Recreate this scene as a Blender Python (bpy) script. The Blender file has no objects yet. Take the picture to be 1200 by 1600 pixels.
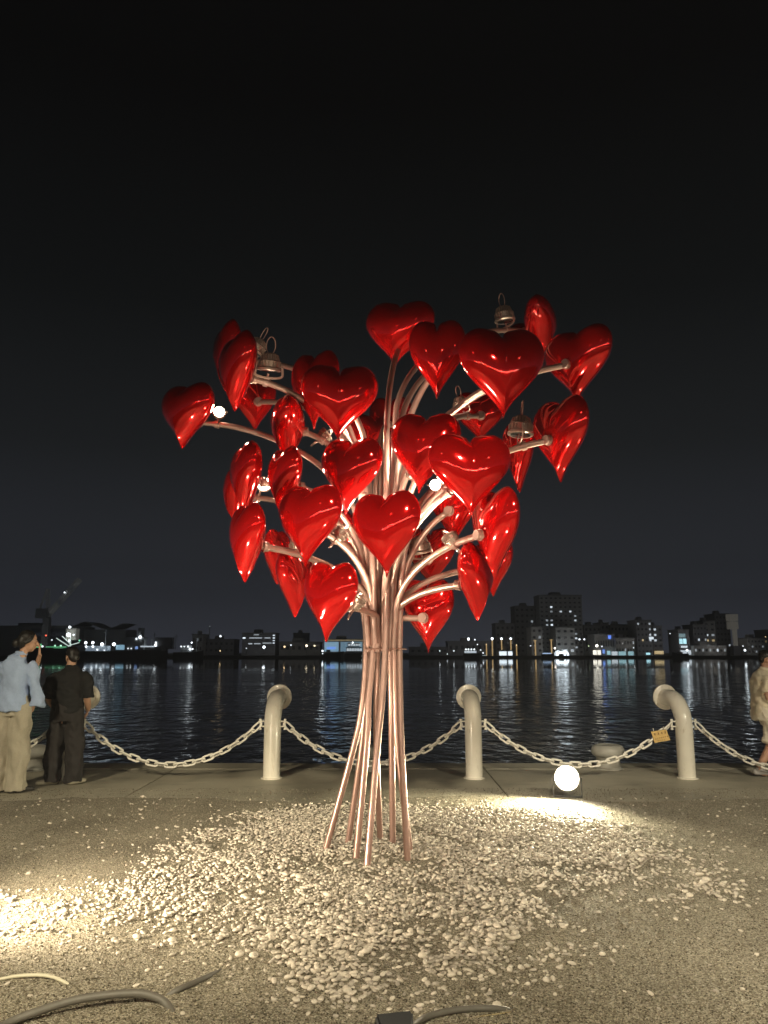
import bpy, bmesh, math, random
import numpy as np
from mathutils import Vector, Matrix, Euler, noise
rnd = random.Random(7)
HAZE = 0.0010
R = math.radians
S = bpy.context.scene
COL = S.collection

# ------------------------------------------------------------------ camera
CAM_H, PITCH, F = 1.5, R(10.25), 1200.0
cam = bpy.data.cameras.new('camera'); camo = bpy.data.objects.new('camera', cam); COL.objects.link(camo)
camo.location = (0, 0, CAM_H); camo.rotation_euler = (R(90) + PITCH, 0, 0)
cam.sensor_fit = 'HORIZONTAL'; cam.sensor_width = 36; cam.lens = 36
cam.clip_start = 0.05; cam.clip_end = 5000
S.camera = camo

# ------------------------------------------------------------------ night sky
W = bpy.data.worlds.new('World'); S.world = W; W.use_nodes = True
nt = W.node_tree; nt.nodes.clear()
wo = nt.nodes.new('ShaderNodeOutputWorld'); bg = nt.nodes.new('ShaderNodeBackground')
tc = nt.nodes.new('ShaderNodeTexCoord'); sp = nt.nodes.new('ShaderNodeSeparateXYZ'); rp = nt.nodes.new('ShaderNodeValToRGB')
nt.links.new(tc.outputs['Generated'], sp.inputs[0]); nt.links.new(sp.outputs['Z'], rp.inputs[0])
nt.links.new(rp.outputs[0], bg.inputs[0]); nt.links.new(bg.outputs[0], wo.inputs[0])
e = rp.color_ramp.elements
e[0].position = 0.0; e[0].color = (0.050, 0.055, 0.072, 1)
e[1].position = 0.62; e[1].color = (0.0012, 0.0012, 0.0014, 1)
for p, c in ((0.10, (0.024, 0.0265, 0.033)), (0.25, (0.0105, 0.0118, 0.0132)), (0.42, (0.0040, 0.0046, 0.0050))):
    k = e.new(p); k.color = (*c, 1)
bg.inputs[1].default_value = 1.0

# ------------------------------------------------------------------ render settings
S.view_settings.view_transform = 'Standard'; S.view_settings.look = 'None'
S.view_settings.exposure = 0; S.view_settings.gamma = 1; S.view_settings.use_curve_mapping = False
cy = S.cycles
S.render.engine = 'CYCLES'
cy.use_denoising = True
cy.use_adaptive_sampling = False
cy.max_bounces = 6; cy.diffuse_bounces = 3; cy.glossy_bounces = 4; cy.transmission_bounces = 2
cy.sample_clamp_indirect = 4; cy.sample_clamp_direct = 0
cy.caustics_reflective = False; cy.caustics_refractive = False
cy.use_light_tree = True

# ------------------------------------------------------------------ pixel helpers (photo pixels, 1200x1600)
def ray(u, v):
    x = (u - 600) / F; y = (800 - v) / F
    return Vector((x, math.cos(PITCH) - y * math.sin(PITCH), math.sin(PITCH) + y * math.cos(PITCH)))
def at(u, v, Y):
    d = ray(u, v); return Vector((0, 0, CAM_H)) + d * (Y / d.y)
def gr(u, v, z=0.0):
    d = ray(u, v); return Vector((0, 0, CAM_H)) + d * ((z - CAM_H) / d.z)

# ------------------------------------------------------------------ lamps (the fixtures themselves are built further down)
def lamp(kind, loc, power, col, aim=None, size=0.1, cone=120, blend=0.6, name='lamp_light'):
    l = bpy.data.lights.new(name, kind); o = bpy.data.objects.new(name, l); COL.objects.link(o)
    o.location = loc; l.energy = power; l.color = col
    if kind in ('POINT', 'SPOT'): l.shadow_soft_size = size
    if kind == 'SPOT': l.spot_size = R(cone); l.spot_blend = blend
    if aim is not None: o.rotation_euler = (Vector(aim) - Vector(loc)).to_track_quat('-Z', 'Y').to_euler()
    return o
WARM = (1.0, 0.84, 0.62); NEUT = (1.0, 0.93, 0.82); COOL = (0.93, 0.96, 1.0)
CROWN = Vector((0, 6.0, 3.1))
BACK = gr(887, 1247); BACK.z = 0.20
FRONT = gr(612, 1640); FRONT.z = 0.085
LEFT = Vector((-2.8, 4.2, 0.32))
RIGHT = Vector((3.6, 4.6, 0.22))
lamp('SPOT', BACK + Vector((-0.02, -0.10, 0.02)), 560, (1.0, 0.90, 0.62), CROWN + Vector((0, 0, -2.5)), 0.10, 165, 0.7)
lamp('SPOT', FRONT + Vector((-0.01, 0.06, 0.03)), 180, WARM, CROWN + Vector((0.1, 0, -0.6)), 0.04, 60, 0.6)
lamp('SPOT', LEFT + Vector((0.12, 0.08, 0.06)), 500, WARM, Vector((0, 6.1, 0.8)), 0.06, 130, 0.9)
lamp('SPOT', RIGHT + Vector((-0.12, 0.06, 0.06)), 95, WARM, Vector((0.3, 6.1, 2.2)), 0.06, 75, 0.8)
STREET = [Vector((-5.5, -2.0, 6.2)), Vector((0.6, -2.6, 6.2)), Vector((6.2, -2.0, 6.2))]
# full cut-off street lamps: their beams stop well below the horizontal
for s_, c_, p_ in zip(STREET, ((1.0, 0.87, 0.61), (1.0, 0.88, 0.63), (1.0, 0.90, 0.70)), (2900, 2600, 2700)):
    lamp('SPOT', s_ + Vector((0, 0, -0.12)), p_, c_, s_ + Vector((-s_.x * 0.12, 5.5, -6.0)), 0.22, 57, 0.35)

# ------------------------------------------------------------------ materials
MATS = {}
def mat(name, col, rough=0.5, metal=0.0, coat=0.0, var=0.0, scale=20.0, bump=0.0, emit=None, estr=0.0, spec=0.5, bdist=0.01):
    if name in MATS: return MATS[name]
    m = bpy.data.materials.new(name); m.use_nodes = True; N = m.node_tree
    b = N.nodes['Principled BSDF']
    b.inputs['Base Color'].default_value = (*col, 1); b.inputs['Roughness'].default_value = rough
    b.inputs['Metallic'].default_value = metal; b.inputs['Coat Weight'].default_value = coat
    b.inputs['Coat Roughness'].default_value = 0.03; b.inputs['Specular IOR Level'].default_value = spec
    if emit: b.inputs['Emission Color'].default_value = (*emit, 1); b.inputs['Emission Strength'].default_value = estr
    if var or bump:
        t = N.nodes.new('ShaderNodeTexCoord'); n = N.nodes.new('ShaderNodeTexNoise'); n.inputs['Scale'].default_value = scale
        n.inputs['Detail'].default_value = 5
        N.links.new(t.outputs['Object'], n.inputs['Vector'])
        if var:
            mx = N.nodes.new('ShaderNodeMix'); mx.data_type = 'RGBA'
            mx.inputs['A'].default_value = (*[c * (1 - var) for c in col], 1)
            mx.inputs['B'].default_value = (*[min(1, c * (1 + var)) for c in col], 1)
            N.links.new(n.outputs['Fac'], mx.inputs['Factor']); N.links.new(mx.outputs['Result'], b.inputs['Base Color'])
        if bump:
            bp = N.nodes.new('ShaderNodeBump'); bp.inputs['Strength'].default_value = bump; bp.inputs['Distance'].default_value = bdist
            N.links.new(n.outputs['Fac'], bp.inputs['Height']); N.links.new(bp.outputs[0], b.inputs['Normal'])
    MATS[name] = m; return m
def glow(name, col, s): return mat(name, (0.8, 0.8, 0.8), 0.5, emit=col, estr=s)

# heart lacquer: deep red paint under clear coat, faint dust
def heart_mat():
    m = mat('red_lacquer', (0.84, 0.010, 0.010), 0.11, metal=0.72, coat=1.0, spec=0.2)
    N = m.node_tree; b = N.nodes['Principled BSDF']
    t = N.nodes.new('ShaderNodeTexCoord'); n2 = N.nodes.new('ShaderNodeTexNoise'); n2.inputs['Scale'].default_value = 3.0; n2.inputs['Detail'].default_value = 0
    N.links.new(t.outputs['Object'], n2.inputs['Vector'])
    bp = N.nodes.new('ShaderNodeBump'); bp.inputs['Strength'].default_value = 0.10; bp.inputs['Distance'].default_value = 0.01
    N.links.new(n2.outputs['Fac'], bp.inputs['Height']); N.links.new(bp.outputs[0], b.inputs['Coat Normal'])
    b.inputs['Coat Roughness'].default_value = 0.02
    return m
M_HEART = heart_mat()
M_PIPE = mat('rose_gold_metal', (0.52, 0.335, 0.28), 0.32, metal=0.65, var=0.10, scale=14)
M_HOUSING = mat('fixture_metal', (0.50, 0.38, 0.32), 0.35, metal=0.7, var=0.15, scale=40)
M_POST = mat('cream_paint', (0.78, 0.74, 0.63), 0.26, var=0.10, scale=6, coat=0.3)
M_CHAIN = mat('chain_paint', (0.80, 0.77, 0.68), 0.4, var=0.18, scale=30)
M_BLACK = mat('black_plastic', (0.02, 0.02, 0.022), 0.35)
M_HOSE = mat('grey_hose', (0.13, 0.12, 0.10), 0.5, var=0.2, scale=30)
M_LENS = glow('lamp_lens', (1.0, 0.88, 0.66), 60)
M_WHITE = mat('white_reflector', (0.8, 0.79, 0.75), 0.4); M_LENS_BIG = glow('flood_lens', (1.0, 0.93, 0.80), 220); M_LENS_SIDE = glow('side_flood_lens', (1.0, 0.88, 0.7), 12)

def grime(m, sc, lo, hi, col):
    N = m.node_tree; b = N.nodes['Principled BSDF']; src = b.inputs['Base Color'].links[0].from_socket
    t = N.nodes.new('ShaderNodeTexCoord'); mp = N.nodes.new('ShaderNodeMapping'); mp.inputs['Scale'].default_value = (1, 1, .3); n = N.nodes.new('ShaderNodeTexNoise'); n.inputs['Scale'].default_value = sc; n.inputs['Detail'].default_value = 7; n.inputs['Roughness'].default_value = .7
    r = N.nodes.new('ShaderNodeMapRange'); r.inputs['From Min'].default_value = lo; r.inputs['From Max'].default_value = hi; mx = N.nodes.new('ShaderNodeMix'); mx.data_type = 'RGBA'; mx.inputs['B'].default_value = (*col, 1)
    N.links.new(t.outputs['Object'], mp.inputs[0]); N.links.new(mp.outputs[0], n.inputs['Vector']); N.links.new(n.outputs['Fac'], r.inputs[0]); N.links.new(r.outputs[0], mx.inputs['Factor']); N.links.new(src, mx.inputs['A']); N.links.new(mx.outputs['Result'], b.inputs['Base Color'])
grime(M_POST, 11, .58, .80, (0.33, 0.23, 0.13)); grime(M_CHAIN, 30, .60, .76, (0.34, 0.24, 0.15))

# ------------------------------------------------------------------ object helpers
def link(name, me, m=None, parent=None, smooth=False):
    o = bpy.data.objects.new(name, me); COL.objects.link(o)
    if m is not None and not me.materials: me.materials.append(m)
    if parent is not None: o.parent = parent
    if smooth:
        for p in me.polygons: p.use_smooth = True
    return o
def obj(name, bm, m=None, parent=None, smooth=False, auto=None):
    me = bpy.data.meshes.new(name); bmesh.ops.recalc_face_normals(bm, faces=bm.faces[:]); bm.to_mesh(me); bm.free()
    if auto is not None:
        for p in me.polygons: p.use_smooth = True
        me.set_sharp_from_angle(angle=R(auto))
    return link(name, me, m, parent, smooth)
def tag(o, label=None, cat=None, group=None, kind=None):
    if label: o['label'] = label
    if cat: o['category'] = cat
    if group: o['group'] = group
    if kind: o['kind'] = kind
    return o
def thing(name, label, cat, loc=(0, 0, 0), rz=0.0, group=None):
    o = bpy.data.objects.new(name, None); COL.objects.link(o); o.location = loc; o.rotation_euler = (0, 0, rz)
    o.empty_display_size = 0.1
    return tag(o, label, cat, group)
def box(bm, x0, x1, y0, y1, z0, z1, mtx=None):
    vs = [bm.verts.new(p) for p in ((x0, y0, z0), (x1, y0, z0), (x1, y1, z0), (x0, y1, z0), (x0, y0, z1), (x1, y0, z1), (x1, y1, z1), (x0, y1, z1))]
    for f in ((0, 3, 2, 1), (4, 5, 6, 7), (0, 1, 5, 4), (1, 2, 6, 5), (2, 3, 7, 6), (3, 0, 4, 7)): bm.faces.new([vs[i] for i in f])
    if mtx is not None: bmesh.ops.transform(bm, matrix=mtx, verts=vs)
    return vs
def bx(x0, x1, y0, y1, z0, z1, bev=0):
    bm = bmesh.new(); box(bm, x0, x1, y0, y1, z0, z1)
    if bev: bmesh.ops.bevel(bm, geom=bm.edges[:], offset=bev, segments=2, affect='EDGES')
    return bm
def tube(bm, pts, rad, n=12, side=None, cap=True):
    """rad: number, list of numbers or list of (a,b); a is along side."""
    pts = [Vector(p) for p in pts]; L = len(pts); rings = []
    prev = Vector(side) if side is not None else None
    for i, p in enumerate(pts):
        t = (pts[min(i + 1, L - 1)] - pts[max(i - 1, 0)]).normalized()
        if prev is None:
            prev = Vector((1, 0, 0)) if abs(t.x) < 0.9 else Vector((0, 1, 0))
        s = (prev - t * prev.dot(t)).normalized()
        if side is None: prev = s
        b = t.cross(s)
        r = rad[i] if isinstance(rad, (list, tuple)) else rad
        ra, rb = r if isinstance(r, (list, tuple)) else (r, r)
        rings.append([bm.verts.new(p + s * math.cos(a) * ra + b * math.sin(a) * rb) for a in (2 * math.pi * k / n for k in range(n))])
    for i in range(L - 1):
        for k in range(n):
            bm.faces.new((rings[i][k], rings[i][(k + 1) % n], rings[i + 1][(k + 1) % n], rings[i + 1][k]))
    if cap:
        bm.faces.new(rings[0][::-1]); bm.faces.new(rings[-1])
    return rings
def lathe(bm, prof, n=24, mtx=None):
    rings = []
    for r, z in prof:
        rings.append([bm.verts.new((r * math.cos(2 * math.pi * k / n), r * math.sin(2 * math.pi * k / n), z)) for k in range(n)])
    for i in range(len(prof) - 1):
        for k in range(n): bm.faces.new((rings[i][k], rings[i][(k + 1) % n], rings[i + 1][(k + 1) % n], rings[i + 1][k]))
    bm.faces.new(rings[0][::-1]); bm.faces.new(rings[-1])
    if mtx is not None: bmesh.ops.transform(bm, matrix=mtx, verts=[v for r in rings for v in r])
def ball(bm, c, rx, ry=None, rz=None, rot=None, u=16, v=12):
    ry = rx if ry is None else ry; rz = rx if rz is None else rz
    M = Matrix.Translation(c) @ (rot.to_4x4() if rot is not None else Matrix()) @ Matrix.Diagonal((rx, ry, rz, 1))
    return bmesh.ops.create_uvsphere(bm, u_segments=u, v_segments=v, radius=1, matrix=M)['verts']
def spline(P, n=8):
    P = [Vector(p) for p in P]; Q = [P[0] * 2 - P[1]] + P + [P[-1] * 2 - P[-2]]; out = []
    for i in range(1, len(Q) - 2):
        for k in range(n):
            t = k / n; a, b, c, d = Q[i - 1], Q[i], Q[i + 1], Q[i + 2]
            out.append(0.5 * ((2 * b) + (c - a) * t + (2 * a - 5 * b + 4 * c - d) * t * t + (3 * b - 3 * c + d - a) * t ** 3))
    out.append(P[-1]); return out

# ================================================================== SETTING
def nmat(name): 
    m = bpy.data.materials.new(name); m.use_nodes = True; return m, m.node_tree, m.node_tree.nodes['Principled BSDF']
def node(N, t, **kw):
    n = N.nodes.new(t)
    for k, v in kw.items():
        if k in n.inputs: n.inputs[k].default_value = v
        else: setattr(n, k, v)
    return n

# gravel
m, N, b = nmat('fine_gravel'); lk = N.links.new
t = node(N, 'ShaderNodeTexCoord')
v1 = node(N, 'ShaderNodeTexVoronoi', Scale=150.0); lk(t.outputs['Object'], v1.inputs['Vector'])
n1 = node(N, 'ShaderNodeTexNoise', Scale=260.0, Detail=3.0); lk(t.outputs['Object'], n1.inputs['Vector'])
n2 = node(N, 'ShaderNodeTexNoise', Scale=1.3, Detail=4.0); lk(t.outputs['Object'], n2.inputs['Vector'])
sx = node(N, 'ShaderNodeSeparateColor'); lk(v1.outputs['Color'], sx.inputs[0])
cr = node(N, 'ShaderNodeValToRGB'); el = cr.color_ramp.elements
el[0].position = 0; el[0].color = (0.14, 0.125, 0.09, 1); el[1].position = 1; el[1].color = (0.62, 0.57, 0.48, 1)
q = el.new(0.55); q.color = (0.32, 0.288, 0.215, 1); q = el.new(0.85); q.color = (0.45, 0.41, 0.315, 1)
lk(sx.outputs[0], cr.inputs[0])
mr = node(N, 'ShaderNodeMapRange'); mr.inputs['From Min'].default_value = 0.3; mr.inputs['From Max'].default_value = 0.7; mr.inputs['To Min'].default_value = 0.72; mr.inputs['To Max'].default_value = 1.15
lk(n2.outputs['Fac'], mr.inputs[0])
mx = node(N, 'ShaderNodeMix', data_type='RGBA', blend_type='MULTIPLY'); mx.inputs['Factor'].default_value = 1
lk(cr.outputs[0], mx.inputs['A']); lk(mr.outputs[0], mx.inputs['B']); lk(mx.outputs['Result'], b.inputs['Base Color'])
b.inputs['Roughness'].default_value = 0.8; b.inputs['Specular IOR Level'].default_value = 0.2
bp = node(N, 'ShaderNodeBump', Strength=0.7, Distance=0.006); lk(v1.outputs['Distance'], bp.inputs['Height']); bp.invert = True
bp2 = node(N, 'ShaderNodeBump', Strength=0.6, Distance=0.002); lk(n1.outputs['Fac'], bp2.inputs['Height']); lk(bp.outputs[0], bp2.inputs['Normal'])
lk(bp2.outputs[0], b.inputs['Normal'])
M_GRAVEL = m

# concrete
m, N, b = nmat('worn_concrete'); lk = N.links.new
t = node(N, 'ShaderNodeTexCoord')
n1 = node(N, 'ShaderNodeTexNoise', Scale=0.9, Detail=6.0, Roughness=0.65); lk(t.outputs['Object'], n1.inputs['Vector'])
n2 = node(N, 'ShaderNodeTexNoise', Scale=60.0, Detail=4.0); lk(t.outputs['Object'], n2.inputs['Vector'])
cr = node(N, 'ShaderNodeValToRGB'); el = cr.color_ramp.elements
el[0].position = 0.32; el[0].color = (0.27, 0.25, 0.19, 1); el[1].position = 0.66; el[1].color = (0.48, 0.445, 0.35, 1); q = el.new(0.47); q.color = (0.40, 0.37, 0.285, 1)
lk(n1.outputs['Fac'], cr.inputs[0])
mr = node(N, 'ShaderNodeMapRange'); mr.inputs['From Min'].default_value = 0.3; mr.inputs['From Max'].default_value = 0.7; mr.inputs['To Min'].default_value = 0.85; mr.inputs['To Max'].default_value = 1.12
lk(n2.outputs['Fac'], mr.inputs[0])
mx = node(N, 'ShaderNodeMix', data_type='RGBA', blend_type='MULTIPLY'); mx.inputs['Factor'].default_value = 1
n4 = node(N, 'ShaderNodeTexNoise', Scale=2.3, Detail=8.0, Roughness=0.75); mp4 = node(N, 'ShaderNodeMapping'); mp4.inputs['Scale'].default_value = (.6, 1.6, 1); lk(t.outputs['Object'], mp4.inputs[0]); lk(mp4.outputs[0], n4.inputs['Vector'])
m4 = node(N, 'ShaderNodeMapRange'); m4.inputs['From Min'].default_value = 0.52; m4.inputs['From Max'].default_value = 0.66; m4.inputs['To Max'].default_value = 0.45; lk(n4.outputs['Fac'], m4.inputs[0])
x4 = node(N, 'ShaderNodeMix', data_type='RGBA'); x4.inputs['B'].default_value = (0.16, 0.145, 0.11, 1); lk(m4.outputs[0], x4.inputs['Factor']); lk(cr.outputs[0], x4.inputs['A'])
lk(x4.outputs['Result'], mx.inputs['A']); lk(mr.outputs[0], mx.inputs['B']); lk(mx.outputs['Result'], b.inputs['Base Color'])
r2 = node(N, 'ShaderNodeMapRange'); r2.inputs['From Min'].default_value = 0.35; r2.inputs['From Max'].default_value = 0.65; r2.inputs['To Min'].default_value = 0.42; r2.inputs['To Max'].default_value = 0.7
lk(n1.outputs['Fac'], r2.inputs[0]); lk(r2.outputs[0], b.inputs['Roughness'])
bp = node(N, 'ShaderNodeBump', Strength=0.5, Distance=0.003); lk(n2.outputs['Fac'], bp.inputs['Height']); lk(bp.outputs[0], b.inputs['Normal'])
M_CONC = m

# water
m, N, b = nmat('harbour_water'); lk = N.links.new
b.inputs['Base Color'].default_value = (0.006, 0.010, 0.016, 1); b.inputs['Roughness'].default_value = 0.06; b.inputs['IOR'].default_value = 1.33
t = node(N, 'ShaderNodeTexCoord')
mp = node(N, 'ShaderNodeMapping'); mp.inputs['Scale'].default_value = (0.8, 0.45, 1); lk(t.outputs['Object'], mp.inputs['Vector'])
n1 = node(N, 'ShaderNodeTexNoise', Scale=1.6, Detail=2.0, Roughness=0.5); lk(mp.outputs[0], n1.inputs['Vector'])
mp2 = node(N, 'ShaderNodeMapping'); mp2.inputs['Scale'].default_value = (0.6, 0.5, 1); lk(t.outputs['Object'], mp2.inputs['Vector'])
n2 = node(N, 'ShaderNodeTexNoise', Scale=7.0, Detail=2.0, Roughness=0.5); lk(mp2.outputs[0], n2.inputs['Vector'])
# gusts: rough patches between calm ones, calm water beyond ~120 m
mp3 = node(N, 'ShaderNodeMapping'); mp3.inputs['Scale'].default_value = (0.03, 0.22, 1); lk(t.outputs['Object'], mp3.inputs['Vector'])
n3 = node(N, 'ShaderNodeTexNoise', Scale=1.0, Detail=3.0, Roughness=0.6); lk(mp3.outputs[0], n3.inputs['Vector'])
g = node(N, 'ShaderNodeMapRange'); g.inputs['From Min'].default_value = 0.36; g.inputs['From Max'].default_value = 0.60; g.inputs['To Min'].default_value = 0.25; g.inputs['To Max'].default_value = 1.0; lk(n3.outputs['Fac'], g.inputs[0])
sy = node(N, 'ShaderNodeSeparateXYZ'); lk(t.outputs['Object'], sy.inputs[0])
fr = node(N, 'ShaderNodeMapRange'); fr.inputs['From Min'].default_value = 95; fr.inputs['From Max'].default_value = 150; fr.inputs['To Min'].default_value = 1.0; fr.inputs['To Max'].default_value = 0.03; lk(sy.outputs['Y'], fr.inputs[0])
mu = node(N, 'ShaderNodeMath', operation='MULTIPLY'); lk(g.outputs[0], mu.inputs[0]); lk(fr.outputs[0], mu.inputs[1])
d1 = node(N, 'ShaderNodeMath', operation='MULTIPLY'); lk(mu.outputs[0], d1.inputs[0]); d1.inputs[1].default_value = 0.20
d2 = node(N, 'ShaderNodeMath', operation='MULTIPLY'); lk(mu.outputs[0], d2.inputs[0]); d2.inputs[1].default_value = 0.03
bp = node(N, 'ShaderNodeBump', Strength=1.0); lk(n1.outputs['Fac'], bp.inputs['Height']); lk(d1.outputs[0], bp.inputs['Distance'])
bp2 = node(N, 'ShaderNodeBump', Strength=1.0); lk(n2.outputs['Fac'], bp2.inputs['Height']); lk(d2.outputs[0], bp2.inputs['Distance']); lk(bp.outputs[0], bp2.inputs['Normal'])
lk(bp2.outputs[0], b.inputs['Normal']); b.inputs['Roughness'].default_value = 0.03
M_WATER = m

EDGE = gr(600, 1193).y; WZ = -1.75
bm = bmesh.new()                                                   # gravel sheet with a ragged far edge
xs = [-60 + 0.25 * i for i in range(481)]
far = [bm.verts.new((x, 8.28 + 0.34 * noise.noise((x * 0.6, 0, 0)) + 0.16 * noise.noise((x * 3, 3, 0)) + 0.10 * noise.noise((x * 9, 3, 0)), 0.004)) for x in xs]
near = [bm.verts.new((x, -60, 0.004)) for x in xs]
for i in range(480): bm.faces.new((near[i], near[i + 1], far[i + 1], far[i]))
GROUND = tag(obj('ground', bm, M_GRAVEL), kind='structure')
bm = bmesh.new()                                                   # pavement slabs with recessed joints
PAVE = None
xj = -60.0; k = 0
m_base = mat('joint_dark', (0.07, 0.065, 0.05), 0.9)
PAVE = tag(obj('pavement', bx(-60, 60, 7.0, EDGE - 0.001, -1.0, -0.02), m_base), kind='structure')
slab = None
while xj < 60:
    if slab is None:
        slab = obj('paving_slab', bx(0.006, 3.994, 7.0, EDGE - 0.5, -0.019, 0.0, 0.004), M_CONC, PAVE); s_ = slab
        cop = obj('coping_slab', bx(0.006, 3.994, EDGE - 0.492, EDGE + 0.03, -0.30, 0.002, 0.008), M_CONC, PAVE); c_ = cop
    else:
        s_ = slab.copy(); COL.objects.link(s_); s_.parent = PAVE; c_ = cop.copy(); COL.objects.link(c_); c_.parent = PAVE
    s_.location = (xj + 1.3, 0, 0); c_.location = (xj + 1.3, 0, 0); xj += 4
tag(obj('quay_wall', bx(-60, 60, EDGE - 0.05, EDGE, -4, -0.31), M_CONC), kind='structure')
bm = bmesh.new(); vs = [bm.verts.new(p) for p in ((-1500, EDGE - 0.02, WZ), (1500, EDGE - 0.02, WZ), (1500, 3000, WZ), (-1500, 3000, WZ))]; bm.faces.new(vs)
tag(obj('water', bm, M_WATER), kind='structure')

# ================================================================== HEART SCULPTURE
HW, HH, HT = 0.60, 0.655, 0.27
def heart_mesh():
    NT, NS = 120, 20
    out = []
    for k in range(NT):
        a = 2 * math.pi * k / NT
        x = 16 * math.sin(a) ** 3; z = 13 * math.cos(a) - 5 * math.cos(2 * a) - 2 * math.cos(3 * a) - math.cos(4 * a)
        x /= 32.0; z = (z + 2.5) / 29.0
        z += 0.085 * math.exp(-(x / 0.10) ** 2) * (z > 0)
        out.append((x * HW, z * HH))
    c = (0.0, -0.02)
    V = []; Fc = []
    G = 140; gx = np.linspace(-0.34, 0.34, G); gz = np.linspace(-0.40, 0.40, G); hx = gx[1] - gx[0]; hz = gz[1] - gz[0]
    ins = np.zeros((G, G), bool); ox = np.array([p[0] for p in out]); oz = np.array([p[1] for p in out])
    for i_, zz in enumerate(gz):
        for k in range(NT):
            x1, z1, x2, z2 = ox[k], oz[k], ox[(k + 1) % NT], oz[(k + 1) % NT]
            if (z1 > zz) != (z2 > zz): ins[i_] ^= gx < x1 + (x2 - x1) * (zz - z1) / (z2 - z1)
    U = np.zeros((G, G)); ax, az = 1 / hx ** 2, 1 / hz ** 2
    for it in range(2600):
        Un = (ax * (np.roll(U, 1, 1) + np.roll(U, -1, 1)) + az * (np.roll(U, 1, 0) + np.roll(U, -1, 0)) + 1) / (2 * ax + 2 * az); U = np.where(ins, Un, 0)
    U /= U.max()
    def su(x, z):
        fx = (x - gx[0]) / hx; fz = (z - gz[0]) / hz; i0, j0 = int(fz), int(fx); a_, b_ = fz - i0, fx - j0
        return (U[i0, j0] * (1 - a_) * (1 - b_) + U[i0 + 1, j0] * a_ * (1 - b_) + U[i0, j0 + 1] * (1 - a_) * b_ + U[i0 + 1, j0 + 1] * a_ * b_)
    def dep(x, z, s):
        if s > 0.86:
            q = 0.86 / s; X0 = c[0] + (x - c[0]) * q; Z0 = c[1] + (z - c[1]) * q; u_ = su(X0, Z0) * (1 - s) / 0.14
        else: u_ = su(x, z)
        k_ = min(1, max(0, (-z - 0.06) / 0.16)); k_ = 0.16 + 0.34 * k_ * k_ * (3 - 2 * k_)
        return HT / 2 * ((1 - k_) * max(0, u_) ** 0.62 + k_ * max(0.0, 1 - s ** 1.9) ** 0.72)
    def dep_old(x, z, s):
        d = HT / 2 * max(0.0, 1 - s ** 1.9) ** 0.72
        w = min(1, max(0, (z - 0.06) / 0.20)); w = w * w * (3 - 2 * w)
        return d * (1 - 0.24 * w * math.exp(-(x / 0.06) ** 2))
    for sgn in (-1, 1):
        base = len(V)
        V.append((c[0], sgn * dep(0, c[1], 0), c[1]))
        for j in range(1, NS):
            s = math.sin(j / NS * math.pi / 2) ** 0.9
            for (x, z) in out:
                X = c[0] + (x - c[0]) * s; Z = c[1] + (z - c[1]) * s
                V.append((X, sgn * dep(X, Z, s), Z))
        if sgn == -1: fb = base
        else: bb = base
    rim = len(V); V += [(x, 0, z) for x, z in out]
    for base, flip in ((fb, 0), (bb, 1)):
        for k in range(NT):
            k2 = (k + 1) % NT
            f = (base, base + 1 + k2, base + 1 + k); Fc.append(f if flip else f[::-1])
            for j in range(NS - 2):
                r0 = base + 1 + j * NT; r1 = r0 + NT
                f = (r0 + k, r0 + k2, r1 + k2, r1 + k); Fc.append(f if flip else f[::-1])
            r0 = base + 1 + (NS - 2) * NT
            f = (r0 + k, r0 + k2, rim + k2, rim + k); Fc.append(f if flip else f[::-1])
    me = bpy.data.meshes.new('heart'); me.from_pydata(V, [], Fc); me.update()
    bm = bmesh.new(); bm.from_mesh(me); bmesh.ops.recalc_face_normals(bm, faces=bm.faces[:])
    rs = set(range(rim, rim + NT)); bm.verts.ensure_lookup_table()
    for e_ in bm.edges:
        if e_.verts[0].index in rs and e_.verts[1].index in rs: e_.smooth = False
    bm.to_mesh(me); bm.free()
    for p in me.polygons: p.use_smooth = True
    me.materials.append(M_HEART); return me
HEART_ME = heart_mesh()

SY = gr(585, 1335).y
SC = thing('heart_sculpture', 'tall sculpture of glossy red hearts on rose gold pipes rising from white pebbles', 'sculpture', (at(598, 1014, SY).x, SY, 0))
SCO = Vector(SC.location)
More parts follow.
